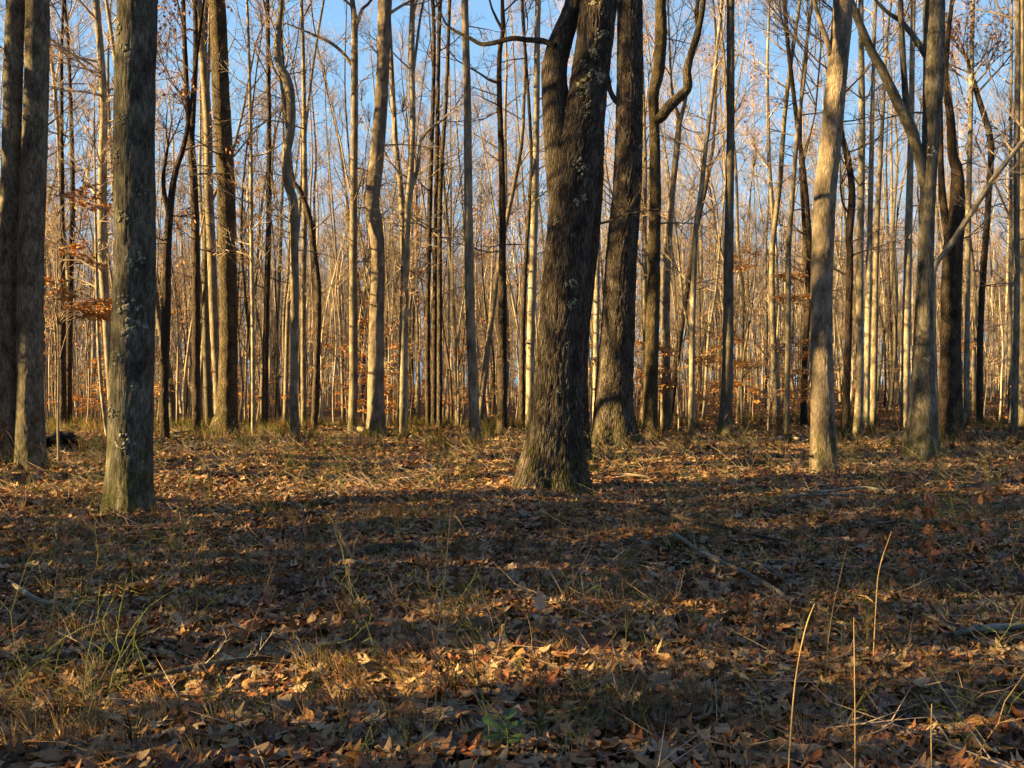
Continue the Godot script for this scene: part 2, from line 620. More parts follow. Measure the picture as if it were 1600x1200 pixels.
const LEAF_TONES := [
	[0.25, 0.13, 0.048], [0.21, 0.095, 0.034], [0.18, 0.068, 0.025], [0.33, 0.205, 0.092], [0.33, 0.24, 0.13],
	[0.10, 0.05, 0.022], [0.15, 0.08, 0.036], [0.06, 0.036, 0.02], [0.28, 0.15, 0.045], [0.22, 0.16, 0.09],
]
func leaf_tone() -> Color:
	var k: int = mini(rng.randi_range(0, 12), 12)
	var c: Array = LEAF_TONES[k] if k < 10 else LEAF_TONES[k - 8]
	return lin(c[0], c[1], c[2], 0.22)


func leaf_place(x: float, z: float, size: float, lift := 0.0) -> Transform3D:
	var tilt := rng.randf() * rng.randf() * 0.75
	var a := rng.randf() * TAU
	var b := Basis(Vector3(cos(a), 0, sin(a)), tilt) * Basis(UP, rng.randf() * TAU)
	if rng.randf() < 0.4:
		b = b * Basis(Vector3.FORWARD, PI)
	return Transform3D(b.scaled(Vector3.ONE * size), Vector3(x, height(x, z) + lift + 0.012 + sin(tilt) * size * 0.3, z))


func tuft_mesh(blades: int, tall: float, spread: float, wide: float) -> ArrayMesh:
	var b := Buf.new()
	for i in blades:
		var a := rng.randf() * TAU
		var p := Vector3(cos(a), 0, sin(a)) * rng.randf() * spread * 0.25
		var out := Vector3(cos(a + rng.randf_range(-0.6, 0.6)), 0, sin(a)) * rng.randf_range(0.2, 1.0)
		var h := tall * rng.randf_range(0.45, 1.0)
		var side := Vector3(-sin(a), 0, cos(a)) * wide
		var k := rng.randf_range(0.7, 1.2)
		var at := b.v.size()
		for j in 4:
			var t := j / 3.0
			var c := p + out * spread * t * t + UP * h * (t - 0.35 * t * t * out.length())
			for s in [-1.0, 1.0]:
				b.v.append(c + side * s * (1.0 - t * 0.9))
				b.n.append((UP * 0.6 + out + side.normalized() * s * 0.4).normalized())
				b.c.append(Color(k, k, k))
		for j in 3:
			var q := at + j * 2
			b.ix.append_array([q, q + 2, q + 3, q, q + 3, q + 1])
	return b.mesh()


# a thorny green stem that zigzags up and branches
func briar_mesh(h: float, col: Color, arms: int) -> ArrayMesh:
	var b := Buf.new()
	var P := PackedVector3Array([Vector3(0, -0.03, 0)])
	var R := PackedFloat32Array([0.0027])
	var d := (UP + rv() * 0.35).normalized()
	var n := 9
	for i in n:
		d = (d + rv() * 0.3 + UP * 0.05 * (1.0 if i < 6 else -2.0)).normalized()
		P.append(P[-1] + d * h / n)
		R.append(0.0027 * (1.0 - 0.75 * (i + 1) / n))
	b.tube(P, R, 4, col)
	for j in arms:
		var i := rng.randi_range(2, n - 1)
		var e := (rv() + UP * 0.5).normalized()
		var Q := PackedVector3Array([P[i]])
		var S := PackedFloat32Array([R[i] * 0.8])
		for k in 5:
			e = (e + rv() * 0.5).normalized()
			Q.append(Q[-1] + e * h * 0.09)
			S.append(R[i] * 0.8 * (1.0 - k / 6.0))
			b.spike(Q[-1], (e + rv()).normalized(), h * rng.randf_range(0.03, 0.12), 0.0014, col)
		b.tube(Q, S, 3, col)
	for i in n:
		b.spike(P[i].lerp(P[i + 1], 0.5), (rv() + UP * 0.3).normalized(), 0.012, 0.002, col)
	return b.mesh()


# stick lying on the ground along photo pixels (x, y, width), lifted a little
func stick(label: String, pts: Array, col: Color, lift := 0.0, side_twigs := 3, called := "fallen_branch") -> Node3D:
	var p := []
	var r := []
	var base := on_ground(pts[0], pts[1])
	for i in pts.size() / 3:
		var q := on_ground(pts[i * 3], pts[i * 3 + 1])
		var rad: float = pts[i * 3 + 2] * 0.5 / F * -q.z
		q.y += rad * 0.8 + 0.03 + lift
		p.append(q - base)
		r.append(rad * 0.85)
	var path := smooth_path(p, r, 0.05, 0.05, 99.0)
	var root := thing(called, label, "branch", base)
	part("stem", bark_tube(path[0], path[1], 12, col, 0.004, 0.0, 2, p[0].x * 9.0, 0.3), M.grey, root)
	var b := Buf.new()
	for j in side_twigs:
		var i := rng.randi_range(2, path[0].size() - 2)
		grow(b, null, path[0][i], (path[0][i + 1] - path[0][i]).normalized() * 0.6 + Vector3(rng.randf_range(-0.5, 0.5), rng.randf_range(0.0, 0.5), rng.randf_range(-0.5, 0.5)), rng.randf_range(0.10, 0.28), minf(0.005, path[1][i] * 0.35), 2, 3, col)
	if side_twigs:
		part("twigs", b.mesh(), M.twig, root)
	for i in path[0].size():
		if rng.randf() < 0.15:
			var q: Vector3 = path[0][i] + base
			banked.append(Vector3(q.x + rng.randf_range(-0.06, 0.06), rng.randf() * (path[1][i] * 2.0 + lift), q.z + rng.randf_range(-0.06, 0.1)))
	return root


# dry upright stalk through photo pixels at the depth of its foot
func stalk(called: String, label: String, category: String, pts: Array, col: Color, wisps := 2) -> Node3D:
	var foot_y: float = minf(pts[1], 1330.0)
	var base := on_ground(pts[0], foot_y)
	var b := Buf.new()
	var p := []
	var r := []
	for i in pts.size() / 3:
		var q := pix(pts[i * 3], pts[i * 3 + 1], -base.z) - base
		if i == 0: q.y = -0.03
		p.append(q)
		r.append(pts[i * 3 + 2] * 0.5 / F * -base.z)
	var path := smooth_path(p, r, 0.06, 0.06, 99.0)
	for i in path[1].size():
		path[1][i] *= 0.45
	b.tube(path[0], path[1], 6, col)
	var root := thing(called, label, category, base)
	part("stem", b.mesh(), M.twig, root)
	if wisps:
		var g := Buf.new()
		for j in wisps:
			var i := rng.randi_range(path[0].size() / 4, path[0].size() - 1)
			var dd := (UP + rv() * 0.6).normalized()
			g.blade(path[0][i], dd, dd.cross(rv()).normalized(), rng.randf_range(0.08, 0.22), 0.006, col, 0.3)
		part("blade", g.mesh(), M.grass, root)
	return root


# ---------------------------------------------------------------- the place
func _ready() -> void:
	rng.seed = 20151122
	nz.seed = 5
	nz.frequency = 0.02
	nb.seed = 9
	nb.frequency = 0.05
	nb.fractal_octaves = 2

	# camera
	var cam := Camera3D.new()
	cam.name = "camera"
	cam.position = Vector3(0, EYE, 0)
	cam.fov = rad_to_deg(2.0 * atan(600.0 / F))
	cam.far = 2000.0
	cam.near = 0.05
	add_child(cam)
	cam.current = true
	# sky
	var env := Environment.new()
	env.background_mode = Environment.BG_SKY
	var sm := ProceduralSkyMaterial.new()
	sm.sky_top_color = Color(0.21, 0.325, 0.53)
	sm.sky_horizon_color = Color(0.47, 0.62, 0.71)
	sm.sky_curve = 0.5
	sm.ground_bottom_color = Color(0.10, 0.07, 0.05)
	sm.ground_horizon_color = Color(0.30, 0.24, 0.18)
	sm.sky_energy_multiplier = 1.0
	var sky := Sky.new()
	sky.sky_material = sm
	env.sky = sky
	env.background_energy_multiplier = 0.39
	env.tonemap_mode = Environment.TONE_MAPPER_LINEAR
	env.tonemap_exposure = 7.0
	env.sdfgi_enabled = true
	env.ssao_enabled = true
	env.ssil_enabled = true
	var we := WorldEnvironment.new()
	we.name = "world_environment"
	we.environment = env
	add_child(we)
	# low sun from the left, a little behind the camera
	var sun := DirectionalLight3D.new()
	sun.name = "sun"
	sun.light_energy = 1.6
	sun.light_color = Color(1.0, 0.84, 0.56)
	sun.light_angular_distance = 0.5
	sun.shadow_enabled = true
	sun.sky_mode = DirectionalLight3D.SKY_MODE_LIGHT_ONLY
	var az := deg_to_rad(78.0)
	var el := deg_to_rad(21.0)
	add_child(sun)
	sun.look_at_from_position(Vector3.ZERO, -Vector3(-sin(az) * cos(el), sin(el), cos(az) * cos(el)))

	make_materials()
	build_ground()
	make_kinds()
	front_trees()
	wood_behind()
	fallen_wood()
	leaf_litter()
	undergrowth()
	small_plants()


func build_ground() -> void:
	var xs := []
	var zs := []
	for i in range(-70, 71):
		xs.append(signf(i) * (absf(i) * 0.25 + pow(absf(i) / 70.0, 5.0) * 600.0))
	for i in range(0, 190):
		var t := i / 189.0
		zs.append(40.0 - t * 120.0 - pow(t, 8.0) * 700.0)
	zs[0] = 400.0
	var b := Buf.new()
	for z in zs:
		for x in xs:
			b.v.append(Vector3(x, height(x, z), z))
			b.n.append(Vector3(height(x - 0.1, z) - height(x + 0.1, z), 0.2, height(x, z - 0.1) - height(x, z + 0.1)).normalized())
			b.c.append(Color.WHITE)
	var w := xs.size()
	for j in zs.size() - 1:
		for i in w - 1:
			var a := j * w + i
			b.ix.append_array([a, a + w, a + w + 1, a, a + w + 1, a + 1])
	ground_node = part("ground", b.mesh(), M.soil, self)
	tag(ground_node, "", "", "", "structure")


func front_trees() -> void:
	var t: Dictionary
	traced("tree", "leftmost grey trunk, cut by the left edge of the photo", "leftmost grey trunk", "grey", [12, 728, 36, 13, 600, 29, 14, 400, 29, 20, 200, 27, 25, 0, 27], {"q": 2, "flare": 0.2, "low": 0})
	traced("tree", "smooth grey trunk standing close beside the leftmost trunk", "smooth grey trunk", "grey", [48, 730, 44, 47, 600, 38, 49, 400, 37, 53, 200, 36, 58, 0, 34], {"q": 2, "flare": 0.25, "low": 0})
	t = traced("tree", "thick dark trunk with round grey lichen discs, nearest on the left", "lichen-spotted trunk", "spotted", [204, 806, 74, 206, 740, 66, 207, 600, 64, 210, 400, 61, 212, 200, 60, 216, 0, 59], {"q": 2, "flare": 0.34, "relief": 0.007, "low": 0})
	for s in [[212, 88, 10], [190, 55, 12], [233, 300, 9], [224, 412, 12], [212, 482, 17], [221, 520, 17], [203, 345, 9], [211, 692, 13], [228, 724, 8], [196, 560, 9], [205, 200, 8], [190, 640, 10], [226, 610, 7], [190, 250, 12]]:
		lichen(t, s[0], s[1], s[2], lin(0.17, 0.17, 0.135, 0.2))
	traced("tree", "pale slim trunk curving up beside the lichen-spotted trunk", "pale slim trunk", "pale", [180, 678, 11, 171, 600, 10, 166, 500, 12, 160, 400, 14, 161, 270, 13, 162, 150, 11, 150, 0, 10], {"low": 18, "low_from": 4.5, "reach": 5.0, "clear": 0.42})
	traced("sapling", "thin pale sapling leaning against the foot of the pale slim trunk", "", "pale", [169, 684, 6, 160, 620, 5, 154, 540, 5, 151, 430, 4, 149, 300, 3], {"h": 9.0, "low": 5, "reach": 2.0})
	t = traced("tree", "mossy-barked straight tree with a brightly lit swollen foot", "mossy-barked tree", "mossy", [351, 679, 42, 354, 650, 32, 356, 600, 29, 357, 500, 27, 356, 400, 28, 353, 300, 27, 348, 200, 27, 343, 100, 26, 339, 0, 25], {"flare": 0.45, "low": 5, "relief": 0.012})
	traced("tree", "slim trunk leaning left behind the mossy-barked tree", "", "mid", [341, 672, 11, 339, 600, 12, 334, 500, 13, 331, 400, 14, 327, 300, 13, 325, 200, 13, 318, 100, 12, 309, 0, 12])
	t = traced("tree", "twin-stemmed brown tree forking left of the mossy-barked tree", "twin-stemmed tree", "dark", [307, 680, 14, 307, 600, 12, 307, 400, 12, 303, 300, 12, 299, 225, 12, 293, 170, 8, 290, 90, 7, 287, 0, 6], {"low": 8})
	limb(t, [299, 228, 9, 302, 170, 8, 306, 80, 8, 305, 0, 7], 6)
	t = traced("tree", "bent brown tree right of the lichen-spotted trunk, reaching up right", "bent brown tree", "dark", [258, 686, 14, 257, 600, 13, 259, 500, 14, 262, 400, 13, 266, 330, 11, 273, 270, 9, 288, 225, 7, 300, 150, 5], {"h": 14.0, "low": 8, "low_from": 5.0, "leaf": 0.4})
	limb(t, [262, 330, 7, 255, 280, 6, 262, 230, 4], 6)
	traced("tree", "straight thin pale tree right of the mossy-barked tree", "", "pale", [396, 682, 7, 395, 500, 6, 394, 390, 6, 391, 200, 5, 386, 0, 4], {"low": 9})
	traced("tree", "dark straight tree just right of the straight thin pale one", "", "dark", [414, 672, 10, 416, 500, 9, 420, 300, 8, 418, 0, 6], {"low": 8})
	t = traced("tree", "crooked brown tree with an S-bend high in its trunk", "S-bent tree", "mid", [460, 684, 15, 460, 600, 12, 460, 500, 13, 460, 400, 13, 459, 320, 14, 450, 285, 14, 448, 240, 14, 455, 200, 13, 454, 150, 14, 447, 122, 15, 437, 100, 12, 433, 70, 11, 440, 0, 7], {"low": 5})
	limb(t, [452, 262, 7, 447, 180, 6, 438, 125, 5], 2)
	traced("tree", "slender grey tree close behind the S-bent tree", "", "mid", [475, 668, 9, 474, 500, 8, 476, 300, 8, 474, 100, 6, 471, 0, 5], {"low": 8})
	traced("tree", "curved dark tree springing right from behind the S-bent tree", "", "dark", [490, 674, 10, 496, 550, 10, 497, 450, 9, 490, 390, 9, 483, 340, 9, 470, 300, 8, 456, 270, 6, 447, 150, 5, 440, 60, 4], {"low": 6})
	t = traced("tree", "straight tree with one long branch arching to the left", "arching-branch tree", "mid", [551, 679, 15, 552, 600, 13, 552, 500, 13, 552, 400, 12, 553, 300, 11, 554, 200, 11, 554, 100, 11, 554, 30, 10, 551, 0, 8], {"low": 7})
	limb(t, [549, 100, 6, 535, 82, 5, 515, 66, 5, 480, 50, 3, 448, 37, 2], 7)
	limb(t, [556, 45, 6, 566, 15, 5, 580, 0, 4], 4)
	t = traced("tree", "broad shaggy-barked tree with a pale kink halfway up", "kinked shaggy tree", "tan", [586, 682, 34, 587, 650, 28, 587, 600, 26, 588, 500, 24, 590, 400, 22, 586, 350, 25, 581, 320, 24, 584, 280, 24, 590, 230, 22, 596, 150, 20, 599, 80, 20, 601, 0, 22], {"flare": 0.3, "relief": 0.014, "low": 5})
	t = traced("tree", "slim tree climbing close right of the kinked shaggy tree", "", "mid", [631, 676, 8, 632, 480, 8, 630, 380, 9, 626, 290, 9, 619, 230, 8, 614, 150, 8, 609, 50, 7, 606, 0, 6], {"low": 6})
	t = traced("tree", "pale bright tree with a curved side stem, right of the kinked shaggy tree", "pale curved-stem tree", "pale", [628, 682, 15, 630, 600, 14, 631, 500, 14, 633, 400, 13, 637, 320, 12, 643, 250, 9, 645, 180, 9, 643, 80, 9, 645, 0, 8], {"low": 7})
	limb(t, [637, 315, 7, 652, 265, 6, 660, 215, 5, 690, 188, 3], 5)
	limb(t, [645, 120, 5, 655, 40, 4, 662, 0, 4], 4)
	traced("tree", "dark trunk, left of the tight trio left of the tree with the long foot", "", "dark", [669, 670, 8, 668, 500, 8, 672, 300, 8, 678, 100, 6, 676, 0, 6], {"low": 7})
	traced("tree", "dark trunk in the middle of the tight trio of trunks", "", "dark", [678, 668, 9, 679, 500, 8, 682, 300, 8, 685, 100, 6, 688, 0, 6], {"low": 7})
	traced("tree", "dark trunk, right of the tight trio of trunks", "", "oak", [687, 672, 9, 687, 500, 8, 688, 300, 7, 697, 150, 6, 703, 0, 5], {"low": 7})
	t = traced("tree", "smooth straight tree whose foot stands forward on the leaf-strewn ground", "forward-footed tree", "mid", [743, 694, 20, 741, 650, 17, 739, 600, 16, 735, 500, 15, 733, 400, 14, 731, 250, 13, 730, 150, 12, 726, 0, 11], {"q": 1, "low": 1})
	t = traced("tree", "grey tree with left-reaching branches, left of the great oak", "branchy grey tree", "dark", [785, 678, 17, 785, 600, 15, 785, 500, 14, 785, 400, 11, 785, 300, 10, 782, 200, 9, 780, 130, 8, 781, 80, 7, 786, 50, 7, 785, 0, 6], {"low": 7})
	limb(t, [781, 130, 5, 765, 125, 4, 745, 112, 3, 715, 95, 2], 5)
	limb(t, [784, 45, 5, 774, 25, 4, 765, 0, 3], 4)
	t = traced("tree", "pale slim tree touching the left flank of the great oak", "", "pale", [826, 674, 13, 828, 600, 13, 830, 500, 12, 833, 400, 12, 836, 300, 12, 838, 200, 10, 841, 0, 9], {"low": 6})
	traced("tree", "dark slim tree beside the pale one at the great oak's left flank", "", "dark", [815, 668, 10, 817, 500, 9, 822, 400, 7, 830, 250, 5, 822, 100, 5, 815, 0, 4], {"low": 7})

	# the great oak and its second stem
	t = traced("oak_tree", "great forked oak with furrowed bark and pale lichen tufts, centre", "great oak", "oak", [862, 768, 112, 864, 738, 98, 866, 700, 88, 869, 650, 80, 872, 600, 75, 879, 500, 72, 886, 400, 71, 895, 310, 70, 908, 220, 66, 919, 140, 59, 927, 80, 57, 936, 0, 57], {"q": 2, "flare": 0.42, "lobes": 4, "relief": 0.022, "low": 0, "h": 22.0})
	limb(t, [886, 350, 46, 876, 270, 46, 870, 200, 43, 867, 140, 42, 868, 95, 40, 879, 55, 36, 893, 20, 32, 898, 0, 30], 0, 0.35, "second_stem")
	limb(t, [868, 72, 9, 848, 64, 9, 822, 62, 8, 800, 60, 8, 772, 67, 7, 752, 69, 6, 735, 60, 6, 718, 52, 5, 700, 40, 4, 688, 18, 3], 5, 1.2, "dead_branch", 0.25)
	for s in [[903, 266, 8], [908, 272, 7], [909, 318, 6], [906, 322, 8], [928, 92, 9], [930, 125, 11], [936, 130, 9], [910, 135, 10], [914, 150, 8], [904, 152, 7], [914, 172, 7], [935, 66, 7], [941, 62, 6], [914, 190, 4], [890, 450, 9], [893, 477, 8], [888, 482, 5], [885, 540, 4], [935, 10, 8], [920, 15, 7], [908, 110, 6], [869, 610, 4], [866, 350, 6], [940, 30, 6], [886, 610, 4], [838, 636, 4]]:
		lichen(t, s[0] + rng.randf_range(-2, 2), s[1], s[2], lin(0.26, 0.255, 0.175, 0.2))
	traced("tree", "dark trunk half hidden behind the right side of the great oak", "", "dark", [914, 716, 24, 911, 640, 18, 912, 540, 15, 925, 420, 14, 936, 300, 12, 940, 150, 10, 941, 0, 9], {"low": 1})
	# the second oak
	t = traced("oak_tree", "second great oak with dark furrowed bark, right of the great oak", "second oak", "oak", [960, 692, 74, 959, 665, 62, 958, 640, 59, 960, 600, 57, 966, 500, 51, 971, 400, 48, 979, 300, 44, 983, 200, 42, 984, 100, 40, 984, 0, 39], {"q": 2, "flare": 0.3, "relief": 0.024, "lobes": 5, "low": 0})
	limb(t, [975, 170, 10, 957, 150, 8, 950, 122, 7, 946, 60, 5], 3, 0.3)
	for s in [[1005, 232, 7], [1003, 258, 6], [1004, 182, 6]]:
		lichen(t, s[0] - 4, s[1], s[2], lin(0.20, 0.16, 0.12, 0.1))
	t = traced("tree", "brown tree with one thick crooked limb, right beside the second oak", "crooked-limbed tree", "mossy", [1016, 688, 28, 1016, 650, 22, 1017, 600, 22, 1020, 500, 21, 1022, 400, 19, 1024, 300, 18, 1023, 200, 16, 1021, 150, 17, 1026, 125, 18, 1030, 100, 19, 1033, 50, 19, 1032, 0, 17], {"low": 5, "flare": 0.35})
	limb(t, [1022, 190, 15, 1034, 181, 18, 1052, 160, 17, 1073, 140, 15, 1074, 122, 14, 1074, 104, 12, 1082, 78, 12, 1091, 48, 11, 1099, 0, 8], 10, -0.15, "crooked_limb")
	limb(t, [1091, 48, 7, 1088, 20, 6, 1090, 0, 5], 3, 0.0)
	t = traced("tree", "brown forking tree behind the crooked-limbed tree", "", "mid", [1041, 674, 18, 1040, 500, 14, 1042, 400, 14, 1051, 300, 9, 1058, 230, 10, 1061, 185, 8, 1055, 165, 5, 1048, 120, 4], {"low": 6, "h": 15.0})
	limb(t, [1060, 200, 7, 1070, 160, 6, 1078, 110, 5, 1090, 40, 4], 5)
	traced("tree", "slim pale tree leaning right between the crooked-limbed tree and smooth-sided tree", "", "pale", [1080, 682, 10, 1081, 600, 9, 1083, 480, 9, 1087, 360, 8, 1096, 300, 8, 1103, 230, 7, 1113, 150, 6, 1122, 60, 5], {"low": 8, "h": 17.0})
	t = traced("tree", "lone straight smooth tree in the gap right of the second oak", "smooth-sided tree", "grey", [1133, 682, 26, 1134, 650, 20, 1136, 600, 18, 1138, 500, 16, 1139, 400, 15, 1141, 200, 12, 1142, 0, 12], {"low": 1, "relief": 0.004})
	traced("tree", "slim grey tree leaning right, left of the sunlit tan trunk", "leaning grey tree", "mid", [1228, 682, 9, 1231, 550, 8, 1232, 400, 8, 1236, 330, 8, 1243, 250, 7, 1249, 180, 6, 1256, 130, 5, 1261, 70, 3], {"low": 9, "h": 12.5, "low_from": 5.0, "reach": 3.4})
	t = traced("tree", "sunlit tan trunk with finely ridged bark, nearest on the right", "sunlit tan trunk", "tan", [1287, 742, 42, 1286, 710, 38, 1285, 650, 36, 1285, 600, 34, 1284, 500, 33, 1286, 400, 33, 1289, 300, 33, 1299, 200, 32, 1310, 100, 31, 1318, 0, 30], {"q": 2, "flare": 0.36, "relief": 0.004, "low": 0})
	limb(t, [1298, 85, 9, 1289, 55, 8, 1282, 35, 7, 1272, 0, 6], 5)
	limb(t, [1289, 716, 8, 1280, 712, 9, 1272, 711, 7, 1266, 713, 5], 0, -0.1, "dead_stub")
	t = traced("tree", "dark crooked pole close right of the sunlit tan trunk", "dark crooked pole", "dark", [1322, 690, 14, 1323, 600, 11, 1326, 500, 11, 1328, 400, 10, 1327, 365, 11, 1332, 320, 11, 1330, 280, 10, 1322, 240, 9, 1314, 205, 8, 1311, 120, 6], {"low": 6, "h": 14.0})
	limb(t, [1327, 335, 4, 1317, 318, 3, 1313, 290, 3], 2)
	traced("tree", "bright pale tree, thickest of the pale cluster right of the dark crooked pole", "bright pale tree", "pale", [1339, 682, 14, 1343, 600, 12, 1345, 400, 11, 1347, 200, 10, 1346, 0, 8], {"low": 8, "clear": 0.4})
	traced("tree", "pale tree, middle of the pale cluster right of the dark crooked pole", "", "pale", [1353, 668, 10, 1356, 500, 9, 1360, 300, 8, 1363, 150, 6, 1368, 0, 5], {"low": 8})
	traced("tree", "grey tree, rightmost of the cluster right of the dark crooked pole", "", "mid", [1364, 664, 10, 1367, 500, 10, 1371, 350, 8, 1378, 200, 6, 1386, 60, 4], {"low": 8})
	traced("tree", "pale straight tree partly behind the broad-footed tree on the right", "", "pale", [1413, 668, 13, 1416, 500, 13, 1420, 350, 11, 1424, 200, 9, 1427, 0, 7], {"low": 5})
	t = traced("tree", "broad-footed tree throwing a thick limb up to the left", "broad-footed tree", "grey", [1440, 716, 50, 1440, 690, 46, 1442, 650, 40, 1443, 600, 34, 1445, 500, 27, 1446, 400, 23, 1450, 300, 23, 1455, 200, 26, 1459, 100, 31, 1460, 0, 32], {"q": 2, "flare": 0.5, "relief": 0.006, "low": 1})
	limb(t, [1446, 300, 14, 1437, 250, 15, 1428, 215, 17, 1416, 185, 18, 1400, 155, 15, 1380, 112, 14, 1358, 72, 13, 1332, 8, 11], 5, -0.2, "thick_limb")
	limb(t, [1416, 170, 10, 1413, 120, 9, 1409, 60, 9, 1407, 0, 8], 3, -0.2)
	limb(t, [1446, 86, 10, 1428, 58, 8, 1406, 32, 7, 1375, 8, 5], 4, 0.3)
	for s in [[1450, 240, 7], [1436, 720, 9], [1444, 560, 5]]:
		lichen(t, s[0], s[1], s[2], lin(0.34, 0.34, 0.28, 0.2))
	t = traced("tree", "dark forked tree behind the broad-footed tree", "dark forked tree", "dark", [1483, 690, 42, 1484, 650, 36, 1486, 600, 31, 1487, 500, 30, 1488, 400, 29, 1493, 340, 24, 1496, 270, 18, 1489, 240, 14, 1484, 180, 12, 1478, 135, 8, 1482, 60, 7, 1488, 0, 6], {"flare": 0.3, "low": 6})
	limb(t, [1488, 390, 18, 1479, 350, 14, 1473, 310, 11, 1470, 250, 9, 1468, 130, 8, 1466, 0, 6], 3, 0.3)
	traced("bent_sapling", "pale bent sapling sweeping up to the right before the dark forked tree", "", "pale", [1464, 694, 7, 1461, 600, 7, 1458, 450, 8, 1464, 412, 8, 1480, 392, 9, 1510, 345, 9, 1545, 290, 9, 1570, 255, 8, 1604, 212, 7], {"d": 20.5, "h": 9.5, "low": 5, "reach": 1.6, "boughs": 5})
	traced("tree", "pale trunk just right of the dark forked tree", "", "pale", [1510, 664, 9, 1511, 500, 8, 1513, 300, 8, 1520, 0, 6], {"low": 7})
	traced("tree", "dark tree with brown leaves right of the dark forked tree", "brown-leaved tree", "dark", [1531, 664, 10, 1532, 500, 9, 1545, 300, 9, 1548, 220, 9, 1532, 165, 8, 1515, 110, 6], {"low": 9, "leaf": 0.6, "h": 14.0})
	traced("tree", "grey tree near the right edge of the photo", "right-edge tree", "mid", [1584, 682, 10, 1587, 500, 9, 1588, 300, 9, 1591, 0, 8], {"low": 7, "leaf": 0.3})
	traced("tree", "stout pale tree cut by the right edge of the photo", "", "mid", [1598, 668, 12, 1597, 500, 11, 1598, 300, 11, 1596, 0, 9], {"low": 7})
	t = traced("tree", "pale thin tree between the great oak and the second oak", "", "pale", [930, 668, 9, 933, 400, 9, 936, 200, 7, 940, 0, 6], {"low": 5})
	traced("tree", "dark trunk, left of the pair between the smooth grey and lichen-spotted trunks", "", "dark", [98, 672, 12, 98, 500, 10, 97, 300, 7, 96, 100, 5], {"low": 13, "low_from": 3.0})
	traced("tree", "dark trunk, right of the pair between the smooth grey and lichen-spotted trunks", "", "dark", [107, 670, 10, 109, 500, 9, 113, 300, 7, 108, 100, 5], {"low": 13, "low_from": 3.0})


const GAPS := ["", "first", "second", "third", "fourth", "fifth", "sixth", "seventh", "eighth", "ninth", "tenth", "eleventh", "twelfth", "thirteenth", "fourteenth", "fifteenth", "sixteenth"]

